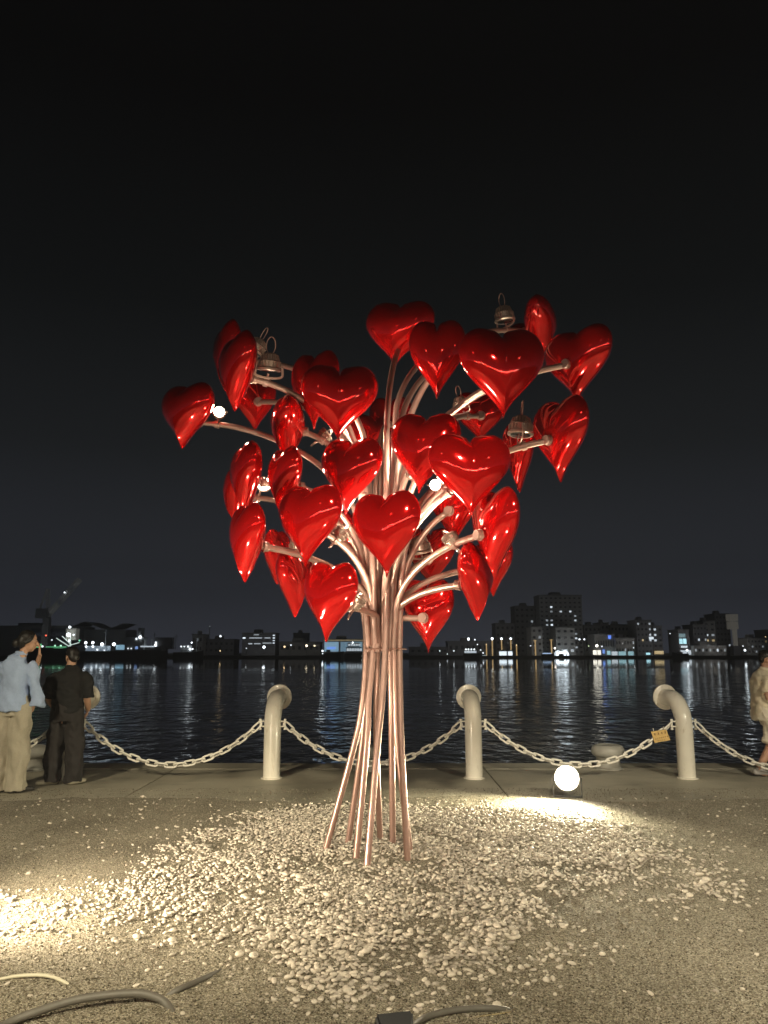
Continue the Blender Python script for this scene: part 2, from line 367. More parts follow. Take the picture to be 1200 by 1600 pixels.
#         u    v    Y    yaw  roll tilt(deg, nose down +)
HEARTS = [
 (291, 649, 6.30,  -38,  6, 0),    # 0 far left
 (354, 556, 6.70, -62,  0, 0),    # 1 behind 2
 (373, 579, 5.75, -58,  4, 0),    # 2
 (397, 631, 6.95, 205,  3, 0),    # 3 inner face
 (450, 664, 6.10, -84,  0, 0),    # 4 edge on
 (492, 610, 5.95,  -28,  0, 0),    # 5 behind 6
 (530, 630, 5.65,   4,  1, 0),    # 6
 (625, 523, 6.30, -22,  7, 0),    # 7
 (683, 565, 5.75,  -8,  1, 0),    # 8
 (784, 584, 5.15,   4,  0, 0),    # 9 big front right
 (846, 504, 6.75,  72,  0, 0),    # 10
 (830, 545, 6.95, 150,  0, 0),    # 11 behind 9
 (905, 567, 5.95, 128, -5, 0),    # 12
 (880, 685, 5.85, 122, -3, 0),    # 13
 (811, 708, 6.25, 112,  0, 0),    # 14
 (734, 743, 5.15,   5,  0, 0),    # 15 big front
 (664, 708, 5.55,  -24,  7, 0),    # 16
 (749, 650, 7.00, 176,  0, 0),    # 17
 (614, 672, 7.20, 172,  0, 0),    # 18
 (549, 743, 5.70,  -30,  6, 0),    # 19
 (603, 834, 5.20,  -26, -1, 0),    # 20
 (484, 820, 5.45,  -32,  4, 0),    # 21
 (446, 753, 5.75, -58,  5, 0),    # 22
 (386, 744, 5.95, -64,  2, 0),    # 23
 (366, 772, 6.70, -78,  0, 0),    # 24
 (387, 847, 5.55, -60,  3, 0),    # 25
 (431, 860, 6.60, -104, 3, 0),    # 26
 (460, 908, 6.10, -112, 2, 0),    # 27
 (517, 941, 5.45,  -38,  5, 0),    # 28
 (670, 963, 6.15, 160,  0, 0),    # 29
 (672, 876, 6.50, 166,  0, 0),    # 30
 (743, 908, 5.65,  62, -2, 0),    # 31
 (779, 832, 5.40, 116, -4, 0),    # 32
 (773, 872, 5.95, 118, -4, 0),    # 33
 (716, 795, 6.20, 155,  0, 0),    # 34
 (548, 838, 6.90, 200,  0, 0),    # 35
 (586, 700, 7.10, 198,  0, 0),    # 36
]
BBOX = {0: (252, 335, 597, 701), 1: (332, 378, 498, 612), 2: (342, 402, 515, 643), 3: (365, 428, 583, 678), 4: (423, 477, 617, 712), 5: (455, 530, 547, 672), 6: (470, 591, 570, 690),
 7: (572, 679, 470, 575), 8: (639, 728, 500, 627), 9: (717, 850, 513, 655), 10: (818, 871, 460, 548), 11: (790, 866, 497, 584), 12: (852, 957, 505, 630), 13: (833, 921, 616, 754),
 14: (785, 835, 650, 770), 15: (669, 798, 678, 808), 16: (610, 720, 646, 772), 17: (709, 790, 612, 694), 18: (580, 642, 620, 716), 19: (502, 598, 684, 802), 20: (551, 657, 766, 903),
 21: (435, 535, 757, 886), 22: (418, 473, 696, 808), 23: (359, 411, 688, 802), 24: (348, 385, 728, 812), 25: (358, 416, 784, 910), 26: (411, 455, 830, 910), 27: (431, 490, 855, 965),
 28: (475, 560, 878, 1004), 29: (630, 708, 905, 1021), 30: (635, 711, 825, 922), 31: (714, 772, 846, 970), 32: (738, 813, 760, 905), 33: (745, 800, 836, 932), 34: (676, 745, 745, 852), 35: (520, 575, 800, 872)}
def project(p):
    x, y, z = p.x, p.y, p.z - CAM_H; dpt = y * math.cos(PITCH) + z * math.sin(PITCH); up = -y * math.sin(PITCH) + z * math.cos(PITCH)
    return 600 + F * x / dpt, 800 - F * up / dpt
heart_objs = []
HC = {}
HV = [HEART_ME.vertices[k].co.copy() for k in range(0, len(HEART_ME.vertices), 9)] + [v.co.copy() for v in HEART_ME.vertices[-120:]]
for i, (u, v, Y, yaw, roll, tilt) in enumerate(HEARTS):
    Mr = Matrix.Rotation(R(yaw), 3, 'Z') @ Matrix.Rotation(R(roll), 3, 'Y') @ Matrix.Rotation(R(tilt), 3, 'X')
    p = at(u, v, Y); kx = kz = 1.0                                     # size each heart to the size it has in the photograph
    if i in BBOX:
        u0, u1, v0, v1 = BBOX[i]
        for _ in range(12):
            pr = [project(p + Mr @ Vector((c.x * kx, c.y * kx, c.z * kz))) for c in HV]; us = [q[0] for q in pr]; vs_ = [q[1] for q in pr]
            cu, cv = (min(us) + max(us)) / 2, (min(vs_) + max(vs_)) / 2
            kx = min(1.12, max(0.72, kx * (u1 - u0) / (max(us) - min(us)))); kz = min(1.12, max(0.72, kz * (v1 - v0) / (max(vs_) - min(vs_))))
            u += (u0 + u1) / 2 - cu; v += (v0 + v1) / 2 - cv; p = at(u, v, Y)
    HC[i] = p
    o = bpy.data.objects.new('heart', HEART_ME); COL.objects.link(o); o.parent = SC
    o.location = p - SCO
    o.rotation_euler = Mr.to_euler(); o.scale = (kx, kx, kz)
    heart_objs.append(o)

# stems ------------------------------------------------------------
PR = 0.0245
WAIST_Z = at(598, 1014, SY).z
poles = [  # base px, x at v=1162, x at 1092, x at 1014
 ((507, 1330), 554, 567, 572), ((543, 1319), 566, 571, 577), ((556, 1341), 573, 576, 583), ((573, 1356), 590, 597, 602),
 ((594, 1313), 588, 588, 590), ((614, 1319), 612, 611, 610), ((637, 1345), 627, 625, 624), ((641, 1331), 621, 618, 617)]
pole_heart = {0: 0, 1: 23, 2: 6, 3: 7, 4: 18, 5: 17, 6: 13, 7: 12}
heart_pole = {h: p for p, h in pole_heart.items()}
STEMS = {}
def hsign(i):
    yaw = R(HEARTS[i][3]); n = Vector((math.sin(yaw), -math.cos(yaw), 0)); return n
slots = {}
for i, (u, v, Y, yaw, roll, tilt) in enumerate(HEARTS):
    hc = HC[i]; n = hsign(i)
    end = hc - n * (HT * 0.5 * 0.93) + Vector((0, 0, -0.02))
    d = Vector((end.x - SCO.x, end.y - SCO.y, 0)); dist = d.length
    ang = math.atan2(d.y, d.x)
    Rz = min(max(0.45 + 0.42 * dist, 0.5), 1.45) if dist > 0.6 else 1.1
    z0 = max(WAIST_Z + 0.24, end.z - Rz)
    pts = []
    if i in heart_pole:
        bp_, x2, x1, x0 = poles[heart_pole[i]]
        g = gr(*bp_); dy = g.y - SCO.y
        pts = [g + Vector((0, 0, -0.02)), at(x2, 1162, SCO.y + dy * 0.62), at(x1, 1092, SCO.y + dy * 0.45), at(x0, 1014, SCO.y + dy * 0.4)]
        sx, sy = pts[-1].x, pts[-1].y
        if z0 > WAIST_Z + 0.4: pts.append(Vector((sx * 0.94 + 0.06 * SCO.x + 0.02 * d.x / max(dist, .01), sy, WAIST_Z + 0.4)))
    else:
        rr = 0.075 + 0.06 * ((i * 7) % 5) / 4
        sx = SCO.x + math.cos(ang) * rr; sy = SCO.y + math.sin(ang) * rr
        pts = [Vector((sx * .9 + SCO.x * .1, sy, WAIST_Z - 0.02 + 0.02 * (i % 4))), Vector((sx, sy, WAIST_Z + 0.16))]
        if z0 > WAIST_Z + 0.5: pts.append(Vector((sx, sy, (WAIST_Z + z0) / 2)))
    kx = 1.0 + 0.3 * (z0 - WAIST_Z)
    s0 = Vector((SCO.x + (sx - SCO.x) * kx, SCO.y + (sy - SCO.y) * kx, z0))
    pts.append(s0)
    tm = R(80) if dist > 0.7 else R(52 + 40 * max(0, dist - 0.1))
    for q in range(1, 9):
        t_ = tm * q / 8; a_ = (1 - math.cos(t_)) / (1 - math.cos(tm)); b_ = math.sin(t_) / math.sin(tm)
        pts.append(Vector((s0.x + (end.x - s0.x) * a_, s0.y + (end.y - s0.y) * a_, z0 + (end.z - z0) * b_)))
    P = spline(pts, 5)
    P.append(end + n * 0.03)
    STEMS[i] = P
    bm = bmesh.new(); tube(bm, [p - SCO for p in P], PR, 14)
    obj('pipe' if i in heart_pole else 'branch_pipe', bm, M_PIPE, SC, auto=50)
    # mounting collar where the pipe meets the heart
    bm = bmesh.new()
    M_ = Matrix.Translation(end - n * 0.012 - SCO) @ n.to_track_quat('Z', 'Y').to_matrix().to_4x4()
    lathe(bm, [(0.036, -0.03), (0.038, -0.027), (0.038, 0.0), (0.036, 0.003), (0.043, 0.004), (0.043, 0.012), (0.041, 0.014)], 16, M_)
    obj('collar', bm, M_PIPE, SC, auto=40)
bm = bmesh.new()                                                    # flat tie ring at the waist
tube(bm, [Vector((0.025 + 0.145 * math.cos(a), 0.125 * math.sin(a), WAIST_Z)) for a in (2 * math.pi * k / 28 for k in range(29))], [(0.022, 0.006)] * 29, 8, cap=False)
obj('tie_ring', bm, M_PIPE, SC, auto=40)

# clamp-on spotlights ------------------------------------------------
def spot_parts():
    d = {}
    bm = bmesh.new()                                               # housing, axis +Z = back of lamp, lens at z = 0 looking -Z
    lathe(bm, [(0.058, 0.0), (0.064, 0.004), (0.064, 0.014), (0.058, 0.018), (0.050, 0.02), (0.052, 0.05), (0.056, 0.052), (0.054, 0.056), (0.046, 0.058), (0.036, 0.088), (0.030, 0.094)], 24)
    d['housing'] = bm
    bm = bmesh.new()
    for k in range(20):
        a = 2 * math.pi * k / 20
        Mz = Matrix.Rotation(a, 4, 'Z')
        box(bm, 0.047, 0.061, -0.0028, 0.0028, 0.022, 0.050, Mz)
        vs = box(bm, 0.036, 0.053, -0.0026, 0.0026, 0.058, 0.086, None)
        for v_ in vs:
            if v_.co.z > 0.07: v_.co.x -= 0.009
        bmesh.ops.transform(bm, matrix=Mz, verts=vs)
    d['fins'] = bm
    bm = bmesh.new(); lathe(bm, [(0.0, -0.004), (0.03, -0.003), (0.05, 0.0), (0.05, 0.003)], 20); d['lens'] = bm
    bm = bmesh.new()
    tube(bm, [Vector((0.024 * math.cos(a) - 0.0, 0, 0.088 + 0.045 + 0.045 * math.sin(a))) for a in (R(-75) + R(330) * k / 18 for k in range(19))], 0.0028, 6)
    d['cable_loop'] = bm
    bm = bmesh.new()
    tube(bm, spline([(-0.068, 0, 0.03), (-0.072, 0, 0.0), (-0.07, 0, -0.025), (-0.03, 0, -0.035), (0.03, 0, -0.035), (0.07, 0, -0.025), (0.072, 0, 0.0), (0.068, 0, 0.03)], 3), [(0.0035, 0.007)] * 22, 6, side=(0, 1, 0))
    d['bracket'] = bm
    return {k: (obj(k, v, {'housing': M_HOUSING, 'fins': M_HOUSING, 'lens': M_LENS, 'cable_loop': M_PIPE, 'bracket': M_PIPE}[k], None, auto=35)) for k, v in d.items()}
proto = spot_parts(); PME = {k: o.data for k, o in proto.items()}
for o in list(proto.values()): bpy.data.objects.remove(o)
m_off = mat('dark_glass', (0.05, 0.05, 0.05), 0.1)
clamp_me = None
def spotlight(si, frac, off, lookdir, power=0.0, scale=1.0, cone=130, col=WARM):
    """si stem index; frac back from the heart end (0..1); off offset of the lens centre from pipe; lookdir lens direction"""
    P = STEMS[si]; k = int((len(P) - 2) * (1 - frac)); base = P[k]
    tdir = (P[min(k + 1, len(P) - 1)] - P[k - 1]).normalized()
    fx = bpy.data.objects.new('spotlight', bpy.data.meshes.new('spotlight')); 
    bm = bmesh.new(); M_ = tdir.to_track_quat('Z', 'Y').to_matrix().to_4x4()
    lathe(bm, [(0.031, -0.02), (0.036, -0.018), (0.036, 0.018), (0.031, 0.02)], 14, M_)
    tube(bm, [Vector((0, 0, 0)), Vector(off) * 0.75], 0.009, 8)
    bm.to_mesh(fx.data); bm.free(); fx.data.materials.append(M_PIPE); COL.objects.link(fx); fx.parent = SC
    fx.location = base - SCO
    L = Vector(lookdir).normalized(); q = (-L).to_track_quat('Z', 'Y')
    for kx, me in PME.items():
        o = bpy.data.objects.new(kx, me); COL.objects.link(o); o.parent = fx
        o.location = Vector(off); o.rotation_euler = q.to_euler(); o.scale = (scale,) * 3
        if kx == 'lens' and power <= 0:
            o.data = me.copy(); o.data.materials.clear(); o.data.materials.append(m_off)
    if power > 0:
        lamp('SPOT', base + Vector(off) + L * 0.02, power, col, base + Vector(off) + L, 0.04, cone, 0.5)
UP = Vector((0, 0, 1))
spotlight(10, 0.06, (-0.02, -0.02, 0.078), (0.15, 0.1, -1), 0, 1.5)
spotlight(13, 0.06, (-0.03, -0.02, 0.082), (-0.1, 0.0, -1), 0, 1.6)
spotlight(1, 0.05, (0.0, -0.05, 0.075), (-0.5, 0.1, -0.9), 0, 1.45)
spotlight(2, 0.04, (0.03, -0.04, 0.08), (-0.1, 0.3, -1), 0, 1.5)
spotlight(17, 0.05, (-0.05, 0.0, 0.07), (0.2, 0.2, -1), 0, 1.2)
spotlight(30, 0.05, (-0.02, -0.05, 0.07), (0.2, 0.3, -1), 0, 1.45)
spotlight(26, 0.06, (0.0, -0.04, 0.07), (0.1, 0.2, -1), 0, 1.45)
spotlight(35, 0.10, (0.0, -0.06, 0.07), (-0.8, 0.1, 0.4), 20)
spotlight(0, 0.04, (0.02, -0.03, 0.10), (0.25, -1.0, 0.05), 10, 0.9, 165)
spotlight(24, 0.04, (0.07, -0.12, 0.10), (0.10, -1.0, -0.10), 22, 1.1, 165)
spotlight(15, 0.10, (-0.10, -0.02, 0.05), (-0.2, -1.0, -0.05), 14, 0.75, 165)
spotlight(19, 0.12, (0.0, 0.06, -0.1), (-0.1, -1.0, -0.1), 10, 0.6, 165)
spotlight(5, 0.10, (0.05, -0.03, 0.08), (0.0, -1.0, 0.1), 8, 0.6, 165)
spotlight(28, 0.12, (0.06, 0.0, 0.07), (0.5, 0.2, 1), 30)
spotlight(21, 0.14, (0.06, 0.03, 0.07), (0.6, 0.3, 0.8), 38)
spotlight(16, 0.16, (-0.04, 0.03, 0.08), (-0.5, 0.3, 0.8), 34)
spotlight(32, 0.14, (-0.04, 0.03, 0.07), (-0.5, 0.3, 0.9), 34)
spotlight(4, 0.14, (0.04, 0.03, 0.07), (0.8, 0.0, 0.6), 30)

# ================================================================== BOLLARDS AND CHAINS
bol_px = [(107, 1216), (424, 1216), (741, 1215), (1074, 1218), (1400, 1218)]
bol_lab = ['cream bent pipe bollard hidden behind the man in black, only its round flange showing',
           'cream bent pipe bollard left of the sculpture pipes', 'cream bent pipe bollard right of the sculpture pipes',
           'cream bent pipe bollard with the small yellow plaque beside it', 'cream bent pipe bollard past the right edge']
BY = gr(600, 1216).y
def bollard_parts():
    out = {}
    bm = bmesh.new()
    pts = [Vector((0, 0, 0)), Vector((0, 0, 0.2)), Vector((0, 0, 0.45)), Vector((0, 0, 0.62))]
    for k in range(1, 11):
        a = R(90) * k / 10; pts.append(Vector((0, 0.30 * (1 - math.cos(a)), 0.62 + 0.30 * math.sin(a))))
    pts.append(Vector((0, 0.44, 0.92)))
    tube(bm, pts, 0.102, 28); out['post'] = bm
    bm = bmesh.new(); lathe(bm, [(0.150, 0), (0.158, 0.004), (0.158, 0.026), (0.150, 0.03)], 32, Matrix.Translation((0, 0.43, 0.92)) @ Matrix.Rotation(R(-90), 4, 'X')); out['flange'] = bm
    bm = bmesh.new(); lathe(bm, [(0.128, 0.0), (0.128, 0.010), (0.122, 0.014)], 28); out['base_plate'] = bm
    return out
m_all = {}
for k, bmx in bollard_parts().items():
    o = obj(k, bmx, M_POST, None, auto=35); m_all[k] = o.data; bpy.data.objects.remove(o)
def shackle_bm(s):
    bm = bmesh.new()
    for dz in (-0.03, 0.03): tube(bm, [Vector((s * 0.09, 0, 0.63 + dz)), Vector((s * 0.165, 0, 0.63 + dz))], 0.009, 8)
    tube(bm, [Vector((s * 0.15, 0, 0.57)), Vector((s * 0.15, 0, 0.685))], 0.010, 8)
    lathe(bm, [(0.018, 0), (0.018, 0.016)], 6, Matrix.Translation((s * 0.15, 0, 0.672)))
    lathe(bm, [(0.018, 0), (0.018, 0.014)], 6, Matrix.Translation((s * 0.15, 0, 0.562)))
    return bm
sh = []
for s in (-1, 1):
    o = obj('shackle', shackle_bm(s), M_CHAIN, None, auto=35); sh.append(o.data); bpy.data.objects.remove(o)
BX = []
for i, (u, v) in enumerate(bol_px):
    x = at(u, v, BY).x; BX.append(x)
    b_ = thing('pipe_bollard', bol_lab[i], 'bollard', (x, BY, 0), R([0, -2, 0, 6, 0][i]), 'bent pipe bollards along the quay')
    for k, me in m_all.items(): 
        o = bpy.data.objects.new(k, me); COL.objects.link(o); o.parent = b_
    for me in sh:
        o = bpy.data.objects.new('shackle', me); COL.objects.link(o); o.parent = b_
# chain link
bm = bmesh.new(); a_, hl, r_ = 0.030, 0.043, 0.0125
path = []
for k in range(9): t_ = -math.pi / 2 + math.pi * k / 8; path.append(Vector((hl + a_ * math.cos(t_), a_ * math.sin(t_), 0)))
for k in range(9): t_ = math.pi / 2 + math.pi * k / 8; path.append(Vector((-hl + a_ * math.cos(t_), a_ * math.sin(t_), 0)))
nn = len(path); rings = []
for i in range(nn):
    t_ = (path[(i + 1) % nn] - path[i - 1]).normalized(); s_ = Vector((0, 0, 1)); b2 = t_.cross(s_)
    rings.append([bm.verts.new(path[i] + s_ * math.cos(q) * r_ + b2 * math.sin(q) * r_) for q in (2 * math.pi * k / 8 for k in range(8))])
for i in range(nn):
    j = (i + 1) % nn
    for k in range(8): bm.faces.new((rings[i][k], rings[i][(k + 1) % 8], rings[j][(k + 1) % 8], rings[j][k]))
o = obj('link', bm, M_CHAIN, None, smooth=True); LINK = o.data; bpy.data.objects.remove(o)
chain_lab = ['white chain sagging left of the man in black, between two standing people', 'white chain hanging from behind the man in black to the next bollard',
             'white chain passing behind the sculpture pipes', 'white chain with a yellow plaque at its right end above the floodlight', 'white chain running off to the right towards the walking man']
spans = [(BX[0] - 2.55, BX[0])] + [(BX[i], BX[i + 1]) for i in range(4)]
for ci, (xa, xb) in enumerate(spans):
    xa += 0.155; xb -= 0.155; zt = 0.63; zb = (0.16, 0.155, 0.17, 0.155, 0.10)[ci]
    c = thing('chain', chain_lab[ci], 'chain', ((xa + xb) / 2, BY, 0), 0, 'white chains between the bollards')
    Lh = (xb - xa) / 2; A = 1.0                                          # solve catenary parameter
    lo, hi = 0.1, 50
    for _ in range(60):
        A = (lo + hi) / 2
        if A * (math.cosh(Lh / A) - 1) > zt - zb: lo = A
        else: hi = A
    total = 2 * A * math.sinh(Lh / A); n_ = round(total / 0.112); step = total / n_
    for k in range(n_):
        s = -total / 2 + (k + 0.5) * step; x = A * math.asinh(s / A); z = zb + A * (math.cosh(x / A) - 1); sl = math.atan(math.sinh(x / A))
        o = bpy.data.objects.new('link', LINK); COL.objects.link(o); o.parent = c
        o.location = (x, 0, z)
        o.rotation_euler = (Matrix.Rotation(-sl, 3, 'Y') @ Matrix.Rotation(R(90 if k % 2 else 0) + R(62 + rnd.uniform(-8, 8)), 3, 'X')).to_euler()

# mooring bollards
def mooring(u, v, w, lab, group=None):
    g = gr(u, v); r = w / F * g.y / 2 * 1.02
    b_ = thing('mooring_bollard', lab, 'mooring bollard', (g.x, g.y, 0), 0, 'cast mooring bollards at the quay edge')
    bm = bmesh.new(); lathe(bm, [(r * .86, 0.0), (r * .86, 0.012), (r * .72, 0.02), (r * .70, 0.13), (r * .74, 0.15)], 32); obj('stem', bm, M_MOOR, b_, auto=40)
    bm = bmesh.new(); lathe(bm, [(r * .74, 0.148), (r * .93, 0.175), (r, 0.215), (r * .98, 0.25), (r * .88, 0.285), (r * .70, 0.30), (r * .62, 0.288), (r * 0.2, 0.285)], 32); obj('cap', bm, M_MOOR, b_, auto=40)
M_MOOR = mat('mooring_paint', (0.36, 0.35, 0.31), 0.45, var=0.25, scale=8, bump=0.3)
mooring(951, 1201, 48, 'squat grey cast mooring bollard right of the ground floodlight by the quay edge')
mooring(572, 1203, 46, 'squat grey mooring bollard seen between the sculpture pipes')
mooring(48, 1203, 48, 'squat grey mooring bollard between the two people on the left')

# yellow plaque hung on the chain
pc = at(1033, 1150, BY - 0.05)
pl = thing('plaque', 'small yellow wooden plaque with dark lettering tied to the chain beside a bollard', 'plaque', pc)
pl.rotation_euler = (R(4), R(-9), 0)
M_PLQ = mat('yellow_wood', (0.62, 0.42, 0.15), 0.55, var=0.2, scale=25)
w_, h_ = 0.098, 0.068
bm = bmesh.new()
vs = [bm.verts.new((x, y, z)) for y in (0, 0.012) for x, z in ((-w_ * .92, -h_), (w_ * 1.02, -h_ * .95), (w_ * .78, h_ * .95), (-w_ * 1.12, h_))]
for f in ((0, 1, 2, 3), (7, 6, 5, 4), (0, 4, 5, 1), (1, 5, 6, 2), (2, 6, 7, 3), (3, 7, 4, 0)): bm.faces.new([vs[i] for i in f])
obj('board', bm, M_PLQ, pl)
bm = bmesh.new()
def glyph(cx, cz, s):
    for k in range(4):
        if k % 2: box(bm, cx - s * .45, cx + s * .45, -0.003, -0.0005, cz + (k - 1.7) * s * .28, cz + (k - 1.7) * s * .28 + s * .12)
        else:
            dx = rnd.uniform(-.3, .2) * s; box(bm, cx + dx, cx + dx + s * .14, -0.0032, -0.0006, cz - s * .5, cz + s * .4)
for k in range(4): glyph(-0.072 + k * 0.043, 0.032, 0.026)
for k in range(7): glyph(-0.072 + k * 0.0245, -0.024 + 0.001 * k, 0.015)
for k in range(4): glyph(-0.045 + k * 0.0245, -0.048, 0.013)
obj('lettering', bm, mat('ink', (0.16, 0.07, 0.02), 0.6), pl)
bm = bmesh.new()
for sx_ in (-0.075, 0.055): tube(bm, [Vector((sx_, 0.006, h_ * .8)), Vector((sx_ + 0.006, 0.03, h_ + 0.03)), Vector((sx_ + 0.01, 0.06, h_ + 0.02))], 0.003, 6)
obj('tie', bm, M_CHAIN, pl)

# ================================================================== GROUND FLOODLIGHTS
def floodlight(loc, aim, lab, w=0.30, h=0.24, round_=False):
    t_ = thing('floodlight', lab, 'floodlight', (loc.x, loc.y, 0))
    d = (Vector(aim) - loc).normalized(); yaw = math.atan2(d.x, d.y); el_ = math.asin(d.z)
    t_.rotation_euler = (0, 0, -yaw)
    M_ = Matrix.Translation((0, 0, loc.z)) @ Matrix.Rotation(el_, 4, 'X')      # +Y is the beam
    MR = M_ @ Matrix.Rotation(R(-90), 4, 'X')
    bm = bmesh.new()
    if round_: lathe(bm, [(w * .2, -.13), (w * .34, -.11), (w * .46, -.05), (w * .5, -.02), (w * .5, 0.01), (w * .47, .012), (w * .44, -.02), (w * .35, -.06), (w * .2, -.08)], 32, MR)
    else:
        vs = box(bm, -w / 2, w / 2, -0.07, 0.0, -h / 2, h / 2)
        for v_ in vs:
            if v_.co.y < -0.05: v_.co.x *= 0.86; v_.co.z *= 0.8
        bmesh.ops.bevel(bm, geom=bm.edges[:], offset=0.010, segments=3, affect='EDGES'); bmesh.ops.transform(bm, matrix=M_, verts=bm.verts[:])
    hs = obj('housing', bm, M_WHITE if round_ else M_BLACK, t_, auto=40)
    bm = bmesh.new()
    if round_: lathe(bm, [(0, -.055), (w * .10, -.05), (w * .17, -.06), (w * .19, -.075)], 24, MR)
    else:
        box(bm, -w * .38, w * .38, 0.001, 0.004, -h * .36, h * .36); bmesh.ops.transform(bm, matrix=M_, verts=bm.verts[:])
    obj('lens', bm, M_LENS_BIG if round_ else M_LENS_SIDE, t_)
    bm = bmesh.new(); c0 = loc.z
    tube(bm, [(-w / 2 - .012, -0.03, c0), (-w / 2 - .015, -0.03, 0.012), (w / 2 + .015, -0.03, 0.012), (w / 2 + .012, -0.03, c0)], [(0.004, 0.012)] * 4, 6, side=(0, 1, 0)); obj('bracket', bm, M_BLACK, t_)
    return t_
floodlight(BACK + Vector((0, 0, 0.0)), CROWN + Vector((0.2, -4.5, -2.6)), 'dazzling floodlight standing on the ground behind the pebbles right of the sculpture', 0.26, 0.26, True)
floodlight(FRONT, (-0.5, 5.6, 1.6), 'black floodlight housing seen from behind at the bottom edge of the gravel', 0.15, 0.16)
floodlight(LEFT, (0, 6.1, 1.7), 'floodlight on the gravel beyond the left edge lighting the pebbles', 0.26, 0.2)
floodlight(RIGHT, (0.3, 6.1, 2.6), 'floodlight on the gravel beyond the right edge aimed at the hearts', 0.2, 0.16)

# street lamps behind the camera, whose light falls on the quay and whose glints show in the hearts
def street_lamp(loc, lab):
    t_ = thing('street_lamp', lab, 'street lamp', (loc.x, loc.y - 0.9, 0))
    bm = bmesh.new(); tube(bm, spline([(0, 0, 0), (0, 0, 3), (0, 0, 5.8), (0, 0.3, 6.45), (0, 0.75, 6.55)], 5), [0.07] * 11 + [0.05] * 10, 10); obj('pole', bm, M_BLACK, t_, auto=40)
    bm = bmesh.new(); box(bm, -0.16, 0.16, 0.62, 1.15, 6.50, 6.60); obj('lamp_head', bm, M_BLACK, t_)
    bm = bmesh.new(); box(bm, -0.12, 0.12, 0.68, 1.10, 6.485, 6.499); obj('diffuser', bm, glow('lamp_warm', (1, .85, .6), 15), t_)
street_lamp(STREET[0], 'street lamp behind the viewer to the left'); street_lamp(STREET[1], 'street lamp right behind the viewer'); street_lamp(STREET[2], 'street lamp behind the viewer to the right')
# added light line in place of the skyline behind the camera, mirrored in hearts
fs = thing('skyline_standin', 'added line of warm lights on poles, unseen stand-in for the skyline behind the viewer', 'stand-in lights', (0, -9, 0))
XP = [-14, -7.5, -2.5, 3.0, 8.5, 15]; HP = [2.6, 3.2, 2.4, 2.9, 3.4, 2.6]
M_STANDIN = glow('standin_glow', (1, .84, .62), 75)
for k in range(5):
    wire = []
    for q in range(25):
        f = q / 24; x = XP[k] + (XP[k + 1] - XP[k]) * f; z = HP[k] + (HP[k + 1] - HP[k]) * f - 0.6 * 4 * f * (1 - f) + .12 * noise.noise((x * 1.7, 3, 0))
        wire.append(Vector((x, 0.4 * math.sin(x * .7), z)))
    bm = bmesh.new(); tube(bm, wire, 0.010, 5); obj('wire', bm, M_BLACK, fs)
    q = 0
    while q < 23:
        n_ = rnd.choice((1, 2, 3, 4)); bm = bmesh.new(); seg = [p + Vector((0, 0, -.03)) for p in wire[q:min(q + n_ + 1, 25)]]
        tube(bm, [seg[0].lerp(seg[1], .08)] + seg[1:], rnd.choice((0.014, 0.022, 0.03)), 6); obj('standin_light', bm, M_STANDIN, fs); q += n_ + rnd.choice((0, 0, 1))
for x, h_ in zip(XP, HP):
    bm = bmesh.new(); tube(bm, [(x, 0.4 * math.sin(x * .7), 0), (x, 0.4 * math.sin(x * .7), h_ + .1)], 0.03, 8); obj('pole', bm, M_BLACK, fs)

# hoses and cables on the ground
def hose(px, zs, r, lab, name='hose', cat='hose', m=M_HOSE):
    P = [gr(u, v) + Vector((0, 0, z + r)) for (u, v), z in zip(px, zs)]
    P = [gr(u, v, z + r) for (u, v), z in zip(px, zs)]
    o0 = P[0].copy(); o0.z = 0
    bm = bmesh.new(); tube(bm, [p - o0 for p in spline(P, 8)], r, 10)
    o = obj(name, bm, m, None, auto=60); o.location = o0; return tag(o, lab, cat)
hose([(-60, 1660), (0, 1606), (60, 1580), (130, 1560), (210, 1552), (248, 1560), (264, 1574), (272, 1590)], [0, 0, .02, .035, .03, .01, -.015, -.03], 0.0165, 'thick dark hose arching over the gravel in the bottom left corner')
hose([(256, 1562), (275, 1548), (300, 1537), (325, 1526), (345, 1518)], [-.03, 0, 0.004, -.004, -.02], 0.013, 'short length of grey hose poking out of the gravel right of the thick hose')
hose([(-60, 1548), (0, 1530), (40, 1524), (75, 1525), (100, 1534), (112, 1544)], [0, 0.005, .012, .012, 0, -.02], 0.008, 'thin pale cable shining in the light at the left edge', 'cable', 'cable', mat('pale_cable', (0.6, 0.56, 0.42), 0.4))
hose([(640, 1606), (665, 1590), (700, 1580), (740, 1576), (775, 1576), (800, 1580)], [0.03, 0.01, 0.01, .006, 0, -.02], 0.0125, 'grey cable leading right from the black floodlight', 'cable', 'cable')
hose([(735, 1592), (760, 1587), (790, 1583), (812, 1582)], [-.004, 0, 0, -.01], 0.004, 'thin tan twig lying in front of the grey cable', 'twig', 'twig', mat('twig', (0.35, 0.28, 0.15), 0.7))

# ================================================================== PEBBLES
M_PEB = mat('white_pebble', (0.56, 0.50, 0.415), 0.65, var=0.28, scale=3.0, bump=0.15, bdist=0.004)
